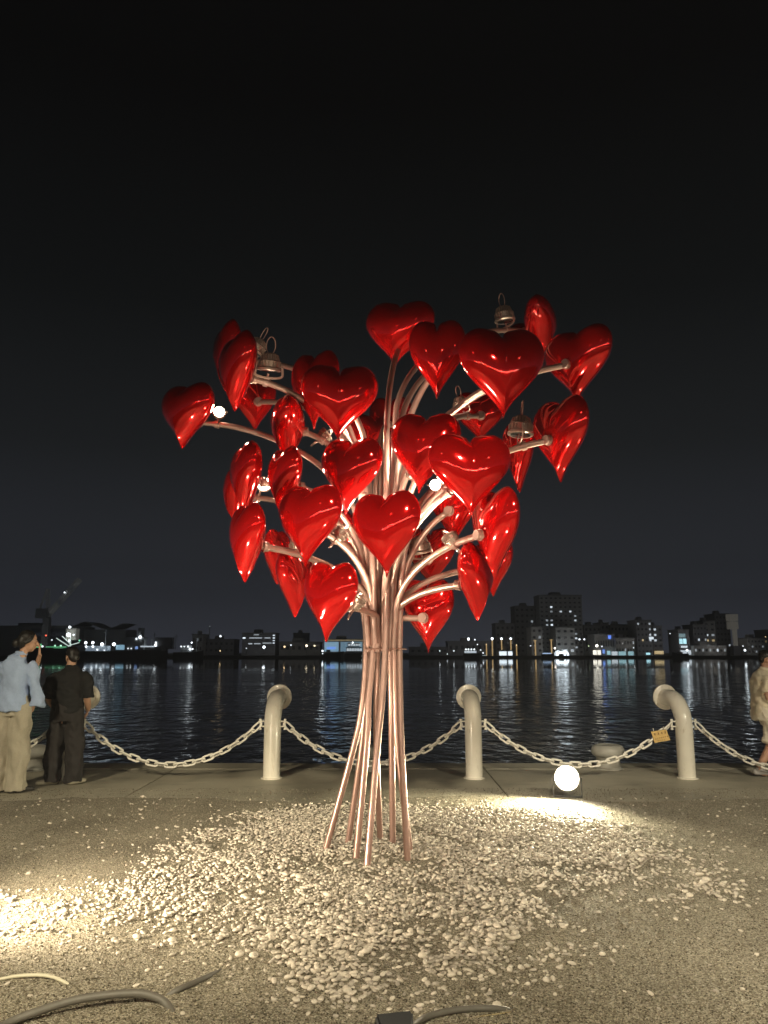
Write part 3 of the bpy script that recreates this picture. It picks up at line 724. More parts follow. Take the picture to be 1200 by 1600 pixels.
# colour differs from pebble to pebble
N = M_PEB.node_tree; b = N.nodes['Principled BSDF']; gi = N.nodes.new('ShaderNodeNewGeometry'); hs = N.nodes.new('ShaderNodeHueSaturation')
src = b.inputs['Base Color'].links[0].from_socket; mr = N.nodes.new('ShaderNodeMapRange'); mr.inputs['To Min'].default_value = 0.62; mr.inputs['To Max'].default_value = 1.2
N.links.new(gi.outputs['Random Per Island'], mr.inputs[0]); N.links.new(mr.outputs[0], hs.inputs['Value']); N.links.new(src, hs.inputs['Color']); N.links.new(hs.outputs[0], b.inputs['Base Color'])
def ico(sub):
    bm = bmesh.new(); bmesh.ops.create_icosphere(bm, subdivisions=sub, radius=1); bm.verts.ensure_lookup_table()
    v = np.array([x.co[:] for x in bm.verts]); f = np.array([[q.index for q in p.verts] for p in bm.faces]); bm.free(); return v, f
IV, IF = ico(2)
IV = IV * (1 + 0.0)
POLY = [gr(*p).to_2d() for p in ((400, 1278), (500, 1266), (620, 1262), (760, 1268), (870, 1278), (960, 1300), (1030, 1335), (1100, 1372), (1140, 1392), (1060, 1398), (980, 1388), (880, 1384), (826, 1398), (815, 1450), (820, 1470), (760, 1495), (690, 1520), (620, 1535), (540, 1532), (490, 1500), (410, 1462), (320, 1460), (220, 1452), (130, 1452), (50, 1440), (70, 1415), (150, 1405), (220, 1372), (270, 1335), (310, 1300))]
def sdf(x, y):
    d = 1e9; ins = False; n = len(POLY)
    for i in range(n):
        a, b_ = POLY[i], POLY[(i + 1) % n]
        ex, ey = b_.x - a.x, b_.y - a.y; wx, wy = x - a.x, y - a.y
        t_ = max(0, min(1, (wx * ex + wy * ey) / (ex * ex + ey * ey))); d = min(d, math.hypot(wx - ex * t_, wy - ey * t_))
        if (a.y > y) != (b_.y > y) and x < ex * (y - a.y) / ey + a.x: ins = not ins
    return -d if ins else d
HOLES = [(gr(u, v), r, s) for u, v, r, s in ((490, 1350, .36, 1.6), (425, 1385, .22, 1), (660, 1392, .20, 1.5), (820, 1350, .10, 1), (590, 1368, .12, 1), (330, 1440, .22, 2), (560, 1450, .08, 1.5), (150, 1460, .3, 2), (800, 1325, .12, 1.5), (740, 1440, .1, 1))]
def bare(x, y):
    """0..1 density of pebbles at a ground point"""
    s = sdf(x, y) + 0.16 * noise.noise((x * 2.2, y * 2.2, 5.1)) + 0.07 * noise.noise((x * 6, y * 6, 2))
    d = 1 / (1 + math.exp(max(-30, min(30, s / 0.09)))) + 0.10 * math.exp(-max(0, s) / 0.35)
    hole = noise.noise((x * 1.7 + 9, y * 1.9 + 4, 0.3)) + .4 * noise.noise((x * 5 + 9, y * 5 + 4, 0.3))
    if hole > 0.14: d *= max(0.12, 1 - (hole - 0.14) * 4)
    for h, hr, sxx in HOLES:
        q = math.hypot((x - h.x) / sxx, (y - h.y)) / hr
        if q < 1: d *= 0.22 + 0.6 * q * q
    if x < -1.1: d *= max(.38, 1 + (x + 1.1) * .8)
    if x < -1.2 and y < 5.3: d = max(d, .16 * math.exp(-((y - 4.75) / .45) ** 2))
    return min(1, d * .72)
peb = []
grid = {}
tries = 0
while tries < 150000:
    tries += 1
    x = rnd.uniform(-3.6, 4.0); y = rnd.uniform(3.5, 8.4); dn = bare(x, y)
    if dn < .02: dn = 0.007
    if rnd.random() > dn: continue
    s = rnd.lognormvariate(math.log(0.0116), 0.30); s = min(0.024, max(0.007, s))
    if dn < .05: s *= .85
    key = (int(x / 0.04), int(y / 0.04)); ok = True; lift = 0
    for i in (-1, 0, 1):
        for j in (-1, 0, 1):
            for (px, py, ps, pz) in grid.get((key[0] + i, key[1] + j), ()):
                dd = math.hypot(px - x, py - y)
                if dd < (ps + s) * 0.72:
                    if pz > 0.004 or dd < (ps + s) * 0.35: ok = False
                    else: lift = max(lift, 0.007 + 0.005 * rnd.random())
    if not ok or (lift and rnd.random() < 0.4): continue
    grid.setdefault(key, []).append((x, y, s, lift)); peb.append((x, y, s, lift))
peb.sort(key=lambda p: -(p[2] / p[1]))
IV1, IF1 = ico(2); IV1b, IF1b = ico(1)
def pebv(x, y, s, lift, IV=IV):
    sc = np.array([rnd.uniform(1.0, 1.45), rnd.uniform(.75, 1.05), rnd.uniform(.42, .62)]) * s
    V = IV * (1 + 0.10 * np.sin(IV[:, [1]] * 2.3 + rnd.uniform(0, 6)) + 0.08 * np.sin(IV[:, [0]] * 3.1 + rnd.uniform(0, 6)))
    V = V * sc
    rm = np.array(Euler((rnd.uniform(-.35, .35), rnd.uniform(-.35, .35), rnd.uniform(0, 6.28))).to_matrix())
    V = V @ rm.T
    return V, Vector((x, y, 0.004 + lift + sc[2] * 0.55))
protos = []
for k in range(12):
    V, _ = pebv(0, 0, 1.0, 0); me = bpy.data.meshes.new('pebble'); me.from_pydata(V.tolist(), [], IF.tolist())
    me.polygons.foreach_set('use_smooth', [True] * len(IF)); me.materials.append(M_PEB); protos.append(me)
for (x, y, s, l) in peb[:300]:
    o = bpy.data.objects.new('pebble', protos[rnd.randrange(12)]); COL.objects.link(o); o.parent = GROUND
    o.location = (x, y, 0.004 + l + s * 0.34); o.scale = (s,) * 3; o.rotation_euler = (0, 0, rnd.uniform(0, 6.28))
VV = []; FF = []; off = 0
for p in peb[300:]:
    iv, f_ = (IV, IF) if p[1] < 4.6 else (IV1b, IF1b)
    V, c = pebv(*p, IV=iv); VV.append(V + np.array(c)); FF.append(f_ + off); off += len(iv)
VV = np.concatenate(VV); FF = np.concatenate(FF)
me = bpy.data.meshes.new('pebble_bed'); me.vertices.add(len(VV)); me.vertices.foreach_set('co', VV.ravel())
me.loops.add(FF.size); me.loops.foreach_set('vertex_index', FF.ravel().astype(np.int32)); me.polygons.add(len(FF))
me.polygons.foreach_set('loop_start', np.arange(0, FF.size, 3, dtype=np.int32)); me.polygons.foreach_set('use_smooth', np.ones(len(FF), dtype=bool)); me.update(calc_edges=True)
o = link('pebble_bed', me, M_PEB, GROUND); tag(o, kind='stuff')
print('pebbles', len(peb))
# loose grit: small angular grains over the near gravel
TV = np.array([(1, 0, 0), (-.6, .8, 0), (-.5, -.8, .1), (.1, 0, .9), (0, .1, -.6)]) ; TF = np.array([(0, 1, 3), (1, 2, 3), (2, 0, 3), (1, 0, 4), (2, 1, 4), (0, 2, 4)])
ng = 110000; rs = np.random.RandomState(5)
yy = 3.3 + (8.9 - 3.3) * rs.rand(ng) ** 1.7; xx = (rs.rand(ng) - .5) * 2 * (0.62 * yy + .3); ss = 0.0022 + 0.004 * rs.rand(ng) ** 2
an = rs.rand(ng) * 6.28; ca, sa = np.cos(an), np.sin(an); st = 0.6 + rs.rand(ng, 5, 1) * .7
G = TV[None] * st; gx = G[..., 0] * ca[:, None] - G[..., 1] * sa[:, None]; gy = G[..., 0] * sa[:, None] + G[..., 1] * ca[:, None]
G = np.stack([gx * 1.3, gy, G[..., 2]], -1) * ss[:, None, None] + np.stack([xx, yy, 0.004 + ss * .3], -1)[:, None, :]
VV = G.reshape(-1, 3); FF = (TF[None] + (np.arange(ng) * 5)[:, None, None]).reshape(-1, 3)
me = bpy.data.meshes.new('grit'); me.vertices.add(len(VV)); me.vertices.foreach_set('co', VV.ravel())
me.loops.add(FF.size); me.loops.foreach_set('vertex_index', FF.ravel().astype(np.int32)); me.polygons.add(len(FF))
me.polygons.foreach_set('loop_start', np.arange(0, FF.size, 3, dtype=np.int32)); me.update(calc_edges=True)
m, N, b = nmat('grit_mat'); gi = node(N, 'ShaderNodeNewGeometry'); cr = node(N, 'ShaderNodeValToRGB'); el = cr.color_ramp.elements
el[0].color = (0.06, 0.05, 0.035, 1); el[1].color = (0.52, 0.47, 0.36, 1); q = el.new(.6); q.color = (0.2, 0.17, 0.12, 1)
N.links.new(gi.outputs['Random Per Island'], cr.inputs[0]); N.links.new(cr.outputs[0], b.inputs['Base Color']); b.inputs['Roughness'].default_value = .75; b.inputs['Specular IOR Level'].default_value = .15
o = link('grit', me, m, GROUND); tag(o, kind='stuff')

# ================================================================== PEOPLE
def remesh(bm, voxel, smooth=2, name='body'):
    me = bpy.data.meshes.new(name); bmesh.ops.recalc_face_normals(bm, faces=bm.faces[:]); bm.to_mesh(me); bm.free()
    o = bpy.data.objects.new(name, me); COL.objects.link(o)
    r = o.modifiers.new('r', 'REMESH'); r.mode = 'VOXEL'; r.voxel_size = voxel; r.adaptivity = 0
    s = o.modifiers.new('s', 'SMOOTH'); s.factor = 0.5; s.iterations = smooth
    dg = bpy.context.evaluated_depsgraph_get(); dg.update()
    m2 = bpy.data.meshes.new_from_object(o.evaluated_get(dg)); bpy.data.objects.remove(o); m2.name = name
    for p in m2.polygons: p.use_smooth = True
    return m2
def folds(me, amp, sx, sz, seed=0.0, region=None):
    me.update(); nr = [v.normal.copy() for v in me.vertices]
    for v, n in zip(me.vertices, nr):
        c = v.co; f = noise.noise((c.x * sx + seed, c.y * sx, c.z * sz)) + .5 * noise.noise((c.x * sx * 2.1 + seed, c.y * sx * 2.1, c.z * sz * 2.6 + 5)); f = f - .8 * abs(noise.noise((c.x * sx * 1.3 + c.z * sz * .8, c.y * sx * 1.3 + seed, c.z * sz * 1.5))) + .15
        v.co = c + n * amp * f * (region(c) if region else 1)
def head_bm(bm, c, yaw, s=1.0, pitch=0.0):
    Mh = Matrix.Translation(c) @ Matrix.Rotation(yaw, 4, 'Z') @ Matrix.Rotation(pitch, 4, 'X') @ Matrix.Scale(s, 4)   # face towards -Y before yaw
    def el(p, r, rot=None):
        bmesh.ops.transform(bm, matrix=Mh, verts=ball(bm, Vector(p), *r))
    el((0, 0.012, 0.03), (0.073, 0.092, 0.088)); el((0, -0.018, -0.035), (0.058, 0.068, 0.078)); el((0, -0.045, -0.085), (0.026, 0.026, 0.022))
    el((0, -0.094, -0.022), (0.012, 0.018, 0.022)); el((0, -0.083, 0.0), (0.009, 0.014, 0.03))
    el((0, -0.079, -0.055), (0.024, 0.010, 0.007)); el((0, -0.077, -0.066), (0.020, 0.010, 0.006))
    for sx in (-1, 1):
        el((sx * 0.074, 0.012, -0.008), (0.009, 0.018, 0.030)); el((sx * 0.035, -0.058, -0.02), (0.022, 0.018, 0.02)); el((sx * 0.028, -0.075, 0.02), (0.02, 0.01, 0.006))
    return Mh
def hand_bm(bm, wrist, fdir, palm, s=1.0, curl=0.35, side=1):
    """fdir finger direction, palm normal; five separate fingers"""
    f = Vector(fdir).normalized(); p = Vector(palm); p = (p - f * p.dot(f)).normalized(); w = f.cross(p) * side
    wr = Vector(wrist)
    tube(bm, [wr - f * .02, wr + f * .02 * s, wr + f * .05 * s, wr + f * .09 * s], [(0.026 * s, 0.019 * s), (0.032 * s, 0.016 * s), (0.040 * s, 0.015 * s), (0.038 * s, 0.012 * s)], 10, side=w)
    for k, (o_, L) in enumerate(((-.029, .072), (-.010, .082), (.010, .077), (.028, .062))):
        a = wr + f * .085 * s + w * o_ * s; d1 = (f + p * curl * .5).normalized(); d2 = (f + p * curl * 1.5).normalized(); d3 = (f + p * curl * 2.8).normalized()
        q1 = a + d1 * L * .45 * s; q2 = q1 + d2 * L * .32 * s; q3 = q2 + d3 * L * .26 * s
        tube(bm, [a - f * .015, a, q1, q2, q3], [.0092 * s, .0092 * s, .0085 * s, .0078 * s, .006 * s], 8)
    a = wr + f * .025 * s - w * .028 * s; d = (f * .7 - w * .65 + p * .3).normalized()
    tube(bm, [a, a + d * .03 * s, a + (d * .05 + f * .014) * s, a + (d * .06 + f * .036) * s], [.013 * s, .0115 * s, .010 * s, .0075 * s], 8)
SKIN = mat('skin', (0.50, 0.29, 0.19), 0.5, var=0.08, scale=12)
HAIR = mat('black_hair', (0.012, 0.010, 0.009), 0.45, bump=0.6, scale=90, bdist=0.004)
def limb(bm, pts, rads, n=14): 
    P = [Vector(p) for p in pts]; Q = spline(P, 5); RR = []
    for i in range(len(P) - 1):
        for k in range(5):
            f = k / 5; a, b_ = rads[i], rads[i + 1]
            if isinstance(a, tuple): RR.append((a[0] * (1 - f) + b_[0] * f, a[1] * (1 - f) + b_[1] * f))
            else: RR.append(a * (1 - f) + b_ * f)
    RR.append(rads[-1]); tube(bm, Q, RR, n, side=(1, 0.01, 0) if isinstance(rads[0], tuple) else None)
def shoe(parent, p, fdir, m, L=0.25, w=0.046, h=0.075):
    f = Vector(fdir).normalized(); s = Vector((f.y, -f.x, 0)); p = Vector(p)
    bm = bmesh.new()
    tube(bm, [p - f * .075 + Vector((0, 0, .038)), p - f * .06 + Vector((0, 0, .042)), p + Vector((0, 0, .045)), p + f * .09 + Vector((0, 0, .034)), p + f * (L - .095) + Vector((0, 0, .026)), p + f * (L - .075) + Vector((0, 0, .022))],
         [(.022, .022), (.036, .038), (.039, .042), (w, .030), (w * .7, .022), (w * .35, .012)], 14, side=s)
    tube(bm, [p + Vector((0, 0, .04)), p + Vector((0, 0, h + .02))], .036, 12)
    me = remesh(bm, .006, 3, 'shoe'); link('shoe', me, m, parent)

def ring_cloth(rows, n=40):
    """closed loft from (z, cx, cy, a, b) rows"""
    bm = bmesh.new(); tube(bm, [Vector((cx, cy, z)) for z, cx, cy, a, b in rows], [(a, b) for *_, a, b in rows], n, side=(1, 0, 0)); return bm

# ---- man in black, seen from behind ------------------------------
fm = gr(90, 1226); man = thing('person', 'man in black t-shirt and wide black trousers with his back turned', 'person', (at(97, 1226, fm.y).x, fm.y, 0))
bm = bmesh.new()   # local frame: +Y away from camera (he faces +Y), -X left in picture
Mh = head_bm(bm, Vector((0.0, 0.03, 1.425)), R(180 + 42), 0.93, R(14))
limb(bm, [(0, 0.0, 1.22), (0, 0.01, 1.30), (0, 0.03, 1.39)], [.058, .052, .052])
limb(bm, [(0, 0, .82), (0, 0, .95), (0, -.01, 1.10), (0, 0, 1.22), (0, 0, 1.27)], [(.135, .09), (.125, .085), (.14, .09), (.15, .08), (.07, .05)])
for sx in (-1, 1):
    limb(bm, [(sx * .07, 0, .85), (sx * .085, .01, .66), (sx * .095, 0, .45), (sx * .10, -.015, .28), (sx * .105, -.01, .06)], [.085, .075, .055, .052, .036])
    limb(bm, [(sx * .10, -.01, .05), (sx * .105, .06, .035), (sx * .115, .14, .025)], [.036, .034, .02])
    limb(bm, [(sx * .165, 0, 1.20), (sx * .205, -.02, 1.10), (sx * .222, -.01, .965), (sx * .205, .08, .87), (sx * .18, .15, .81)], [.052, .046, .040, .035, .026])
    hand_bm(bm, Vector((sx * .18, .15, .81)), (-sx * .35, .6, -.7), (-sx, .1, -.1), 0.92, .5, sx)
link('body', remesh(bm, .0065, 2), SKIN, man)
bm = bmesh.new()    # hair
ball(bm, Vector((0, .022, .045)), .080, .094, .082); ball(bm, Vector((0, .06, .0)), .070, .055, .075); 
for k in range(60):
    a = rnd.uniform(0, 6.28); e_ = rnd.uniform(-.1, 1.4); d = Vector((math.cos(a) * math.cos(e_), math.sin(a) * math.cos(e_), math.sin(e_)))
    if d.y < -.55 and d.z < .6: continue
    ball(bm, Vector((d.x * .074, .02 + d.y * .088, .045 + d.z * .078)), .014, .014, .010, u=6, v=5)
bmesh.ops.transform(bm, matrix=Mh, verts=bm.verts[:]); link('hair', remesh(bm, .006, 1, 'hair'), HAIR, man)
bm = ring_cloth([(.80, 0, .0, .178, .125), (.86, 0, 0, .180, .13), (1.0, 0, -.005, .175, .128), (1.12, 0, -.005, .190, .125), (1.20, 0, 0, .190, .108), (1.25, 0, 0.005, .165, .09), (1.29, 0, .012, .10, .075), (1.335, 0, .015, .064, .062)])
for sx in (-1, 1): limb(bm, [(sx * .13, 0, 1.215), (sx * .195, -.01, 1.16), (sx * .225, -.02, 1.06), (sx * .235, -.015, .965)], [.068, .075, .070, .068])
me = remesh(bm, .009, 3, 't_shirt'); folds(me, 0.019, 7, 9, 1.0); link('t_shirt', me, mat('black_cotton', (0.009, 0.009, 0.009), .9, var=.2, scale=60), man)
bm = ring_cloth([(.70, 0, 0, .178, .135), (.78, 0, 0, .178, .135), (.90, 0, 0, .165, .125)])
for sx in (-1, 1): limb(bm, [(sx * .07, 0, .84), (sx * .095, .0, .66), (sx * .115, 0, .42), (sx * .122, -.01, .2), (sx * .118, -.01, .035)], [.10, .105, .105, .102, .092])
me = remesh(bm, .009, 3, 'trousers'); folds(me, 0.024, 9, 5, 3.0); link('trousers', me, mat('charcoal_cloth', (0.022, 0.019, 0.018), .85, var=.2, scale=60), man)
for sx in (-1, 1): shoe(man, (sx * .12, .0, 0), (sx * .3 - .35 * (sx < 0), -.25 if sx < 0 else .5, 0), mat('cream_shoe', (0.5, 0.46, 0.36), .6))

# ---- woman in blue shirt ------------------------------------------
fw = gr(14, 1238); wom = thing('person', 'woman in a loose pale blue shirt and beige trousers at the left edge', 'person', (at(10, 1238, fw.y).x, fw.y, 0))
bm = bmesh.new()
Mh = head_bm(bm, Vector((0.10, 0.02, 1.60)), R(180 - 62), 0.98, R(8))
limb(bm, [(0.03, 0.0, 1.38), (0.05, 0.0, 1.46), (0.085, 0.02, 1.55)], [.052, .046, .046])
limb(bm, [(0, 0, .90), (0, 0, 1.05), (0, 0, 1.22), (0, 0, 1.36), (0.01, 0, 1.43)], [(.13, .09), (.11, .08), (.125, .085), (.14, .075), (.06, .045)])
for sx in (-1, 1):
    limb(bm, [(sx * .075, 0, .92), (sx * .085, .01, .70), (sx * .085, 0, .48), (sx * .085, -.015, .28), (sx * .085, -.01, .06)], [.09, .078, .055, .05, .034])
    limb(bm, [(sx * .085, -.01, .05), (sx * .09, .06, .035), (sx * .10, .13, .022)], [.034, .032, .02])
limb(bm, [(.155, 0, 1.34), (.20, .0, 1.20), (.215, .02, 1.05), (.19, .05, .92), (.17, .07, .84)], [.045, .042, .036, .030, .023])
hand_bm(bm, Vector((.165, .04, .87)), (-.05, .1, -1), (-1, .2, 0), .88, .35, 1)
limb(bm, [(-.155, 0, 1.34), (-.16, .12, 1.20), (-.06, .24, 1.13), (.10, .22, 1.30), (.195, .12, 1.46)], [.045, .040, .034, .030, .023])
hand_bm(bm, Vector((.195, .10, 1.47)), (.02, -.12, 1), (-.7, -.2, 0), .86, .5, 1)
link('body', remesh(bm, .0065, 2), SKIN, wom)
bm = bmesh.new()
ball(bm, Vector((0, .026, .045)), .082, .094, .084); ball(bm, Vector((0, .07, .0)), .075, .060, .085); ball(bm, Vector((0, .125, -.035)), .042, .042, .05)
for s_ in (-1, 1): limb(bm, [(s_ * .07, -.02, .05), (s_ * .078, .0, .01), (s_ * .07, .04, -.02)], [.02, .018, .02])
for k in range(50):
    a = rnd.uniform(0, 6.28); e_ = rnd.uniform(-.2, 1.4); d = Vector((math.cos(a) * math.cos(e_), math.sin(a) * math.cos(e_), math.sin(e_)))
    if d.y < -.4 and d.z < .65: continue
    ball(bm, Vector((d.x * .077, .026 + d.y * .09, .045 + d.z * .08)), .012, .012, .009, u=6, v=5)
bmesh.ops.transform(bm, matrix=Mh, verts=bm.verts[:]); link('hair', remesh(bm, .006, 1, 'hair'), HAIR, wom)
BLUE = mat('blue_shirt_cloth', (0.36, 0.46, 0.66), .85, var=.10, scale=50)
bm = ring_cloth([(.86, -.02, 0, .185, .14), (.95, -.02, 0, .175, .135), (1.12, -.01, 0, .155, .125), (1.28, 0, 0, .165, .12), (1.36, 0.0, 0, .165, .105), (1.41, 0.01, 0.0, .125, .085), (1.46, 0.035, .01, .066, .06), (1.475, 0.038, .01, .058, .056)])
limb(bm, [(.13, 0, 1.36), (.19, .0, 1.24), (.225, .01, 1.10), (.235, .03, .99), (.235, .03, .90)], [.068, .066, .062, .066, .078])
limb(bm, [(-.13, 0, 1.36), (-.17, .10, 1.22), (-.07, .22, 1.14), (.06, .24, 1.24), (.13, .18, 1.36)], [.072, .075, .07, .06, .05])
me = remesh(bm, .009, 3, 'shirt'); folds(me, 0.027, 6, 5, 8.0); link('shirt', me, BLUE, wom)
bm = bmesh.new(); tube(bm, [Vector((0.035 + .062 * math.cos(a), .01 + .058 * math.sin(a), 1.475)) for a in (2 * math.pi * k / 20 for k in range(21))], [(.006, .022)] * 21, 8, side=None, cap=False); obj('collar', bm, BLUE, wom, smooth=True)
bm = ring_cloth([(.80, 0, 0, .175, .125), (.90, 0, 0, .17, .12), (1.02, 0, 0, .135, .09)])
for sx in (-1, 1): limb(bm, [(sx * .075, 0, .92), (sx * .09, .0, .72), (sx * .10, 0, .46), (sx * .102, -.01, .22), (sx * .10, -.01, .02)], [.105, .115, .112, .108, .108])
me = remesh(bm, .009, 3, 'trousers'); folds(me, 0.027, 9, 4, 5.0); link('trousers', me, mat('beige_cloth', (0.42, 0.38, 0.29), .85, var=.1, scale=50), wom)
for sx in (-1, 1): shoe(wom, (sx * .10 + .01, .0, 0), (.55, .35, 0), mat('dark_shoe', (0.03, 0.028, 0.025), .6))

# ---- man walking out of the right edge ----------------------------
wy = gr(1180, 1212).y; wk = thing('person', 'man in a cream polo shirt and cream shorts walking out at the right edge', 'person', (at(1206, 1204, wy).x, wy, 0))
bm = bmesh.new()     # faces +X
Mh = head_bm(bm, Vector((0.06, -0.02, 1.39)), R(90 - 18), 0.96, R(6))
limb(bm, [(0.0, 0, 1.20), (.02, 0, 1.27), (.05, 0, 1.35)], [.06, .056, .056])
tube(bm, [Vector(p) for p in ((-.02, 0, .74), (-.02, 0, .86), (0, 0, 1.02), (-.01, 0, 1.16), (0, 0, 1.24))], [(.115, .16), (.125, .155), (.125, .165), (.11, .18), (.06, .09)], 16, side=(1, 0, 0))
limb(bm, [(-.02, -.08, .78), (.02, -.08, .62), (.0, -.08, .42), (-.09, -.08, .25), (-.20, -.08, .10)], [.095, .08, .058, .052, .036])      # trailing leg
limb(bm, [(-.20, -.08, .10), (-.17, -.08, .05), (-.10, -.08, .03)], [.036, .034, .024])
limb(bm, [(-.02, .08, .78), (.10, .08, .62), (.19, .08, .43), (.22, .08, .25), (.24, .08, .07)], [.095, .08, .058, .05, .036])
limb(bm, [(.24, .08, .06), (.30, .08, .04), (.37, .08, .03)], [.036, .033, .022])
limb(bm, [(-.02, -.17, 1.16), (-.06, -.21, 1.03), (-.05, -.22, .93), (.08, -.20, .95), (.19, -.14, .97)], [.054, .05, .044, .040, .028])
hand_bm(bm, Vector((.19, -.14, .97)), (.9, .45, .1), (0, 1, -.3), .95, .5, 1)
limb(bm, [(-.02, .17, 1.16), (.0, .21, 1.03), (.03, .20, .90), (.14, .14, .93), (.22, .04, .99)], [.054, .05, .044, .038, .028])
hand_bm(bm, Vector((.22, .04, .99)), (.2, -.9, .1), (-1, 0, 0), .95, .5, -1)
link('body', remesh(bm, .0065, 2), SKIN, wk)
bm = bmesh.new(); ball(bm, Vector((0, .028, .05)), .076, .090, .076); ball(bm, Vector((0, .065, .015)), .066, .05, .065)
bmesh.ops.transform(bm, matrix=Mh, verts=bm.verts[:]); link('hair', remesh(bm, .006, 1, 'hair'), HAIR, wk)
CRM = mat('cream_cloth', (0.74, 0.65, 0.47), .85, var=.1, scale=50)
bm = bmesh.new(); tube(bm, [Vector(p) for p in ((-.02, 0, .70), (-.02, 0, .78), (.0, 0, .95), (-.005, 0, 1.10), (-.01, 0, 1.18), (0, 0, 1.225), (.015, 0, 1.27))], [(.155, .19), (.158, .19), (.165, .185), (.15, .20), (.13, .19), (.095, .14), (.068, .072)], 32, side=(1, 0, 0))
limb(bm, [(-.02, -.13, 1.165), (-.05, -.20, 1.09), (-.065, -.22, .99)], [.07, .076, .072])
limb(bm, [(-.02, .13, 1.165), (.0, .20, 1.09), (.01, .22, .99)], [.07, .076, .072])
me = remesh(bm, .009, 3, 'polo_shirt'); folds(me, 0.019, 7, 8, 2.0); link('polo_shirt', me, CRM, wk)
bm = bmesh.new(); tube(bm, [Vector((0.022 + .068 * math.cos(a), .074 * math.sin(a), 1.275 - .012 * math.cos(a))) for a in (2 * math.pi * k / 20 for k in range(21))], [(.006, .020)] * 21, 8, cap=False); obj('collar', bm, CRM, wk, smooth=True)
bm = bmesh.new(); tube(bm, [Vector(p) for p in ((-.02, 0, .66), (-.02, 0, .74), (-.02, 0, .86))], [(.15, .18), (.15, .182), (.135, .165)], 32, side=(1, 0, 0))
limb(bm, [(-.02, -.08, .76), (.01, -.085, .62), (.0, -.09, .46), (-.03, -.09, .38)], [.115, .115, .105, .10]); limb(bm, [(-.02, .08, .76), (.10, .085, .62), (.18, .085, .46), (.20, .085, .39)], [.115, .115, .105, .10])
me = remesh(bm, .009, 3, 'shorts'); folds(me, 0.020, 9, 6, 6.0); link('shorts', me, mat('cream_short_cloth', (0.76, 0.69, 0.54), .85, var=.1, scale=50), wk)
for p, f in (((-.19, -.08, 0.015), (1, 0, 0)), ((.24, .08, 0), (1, 0, 0))): shoe(wk, p, f, mat('pale_shoe', (0.42, 0.40, 0.38), .6))

# ================================================================== FAR SHORE
FY = 372.0                                                        # distance of the far quay
SHORE_Z = -0.75
tag(obj('far_quay', bx(-400, 400, FY, FY + 400, WZ - 1, SHORE_Z), mat('far_ground', (0.12, 0.12, 0.11), .9)), kind='structure')
DARKC = [(0.36, 0.36, 0.38), (0.44, 0.44, 0.44), (0.30, 0.30, 0.32), (0.55, 0.54, 0.52), (0.42, 0.41, 0.39)]
def gm(c, s): return glow('glow_%d_%d_%d_%d' % (c[0] * 99, c[1] * 99, c[2] * 99, s * 10), c, s)
WHT = (0.80, 0.92, 1.0); TEAL = (0.45, 0.85, 0.95); YEL = (1.0, 0.75, 0.35); GRN = (0.15, 0.9, 0.35)
UNIT = {}
def unit_box(m):
    if m.name not in UNIT:
        me = bpy.data.meshes.new('window'); bm = bx(0, 1, -0.06, 0.06, 0, 1); bm.to_mesh(me); bm.free(); me.materials.append(m); UNIT[m.name] = me
    return UNIT[m.name]
M_GLZ = mat('dark_window_glass', (0.03, 0.035, 0.04), .15)
def building(u0, u1, vt, lab, Y=None, depth=14, tone=0, grid_=None, lit=(), base=1023, roof=True, cat='building', name='building', extra=()):
    """grid_=(cols, rows); lit = list of (col,row,colour,strength)"""
    Y = Y or FY + 10
    x0, x1 = at(u0, 1010, Y).x, at(u1, 1010, Y).x; zt = at(600, vt, Y).z; cx = (x0 + x1) / 2; w = x1 - x0; H = zt - SHORE_Z
    t_ = thing(name, lab, cat, (cx, Y, SHORE_Z)); mm = mat('far_wall_%d' % tone, DARKC[tone], .85, var=.15, scale=.3)
    wall = obj('wall', bx(-w / 2, w / 2, 0, depth, 0, H), mm, t_)
    if roof:
        bm = bmesh.new(); box(bm, -w / 2 - .3, w / 2 + .3, -.3, depth + .3, H, H + .5); r_ = obj('roof', bm, mat('far_roof', (0.30, 0.30, 0.30), .8), t_)
        bm = bmesh.new(); box(bm, -w * .2, w * .05, depth * .3, depth * .6, H + .5, H + 2.2); obj('stair_head', bm, mm, r_)
    if grid_:
        c, r = grid_; litd = {(a, b_): (cc, s) for a, b_, cc, s in lit}
        for i in range(c):
            for j in range(r):
                fw_, fh_ = w / c, H / (r + .3)
                L = litd.get((i, j)); L = L and (L[0], round(L[1] * .55, 2)); me = unit_box(gm(*L) if L else M_GLZ)
                o = bpy.data.objects.new('window', me); COL.objects.link(o); o.parent = t_
                o.location = (-w / 2 + (i + .28) * fw_, 0, H - (j + .72) * fh_); o.scale = (fw_ * .44, 1, fh_ * .36)
    for (nm, a0, a1, b0, b1, m_, proud) in extra:                     # pixel boxes on the front
        X0, X1 = at(a0, 1010, Y).x - cx, at(a1, 1010, Y).x - cx; Z0, Z1 = at(600, b1, Y).z - SHORE_Z, at(600, b0, Y).z - SHORE_Z
        obj(nm, bx(X0, X1, -proud, -0.01 if proud > .02 else 0.05, Z0, Z1), m_, t_)
    return t_
W_, T_ = (WHT, 2.2), (TEAL, 1.4)
building(845, 912, 931, 'tallest far apartment tower with a scatter of lit windows on the right shore', Y=FY + 30, tone=1, grid_=(9, 13),
         lit=[(2, 2, WHT, 2.5), (2, 3, WHT, .5), (2, 5, WHT, .8), (2, 6, WHT, 3), (2, 8, WHT, .7), (2, 9, WHT, .7), (1, 6, WHT, 1), (1, 5, WHT, .8), (4, 3, WHT, 1.6), (6, 3, WHT, 1.8), (7, 4, WHT, .6), (7, 5, WHT, 1.4), (7, 8, WHT, .7), (7, 9, WHT, 2), (7, 11, WHT, .9)])
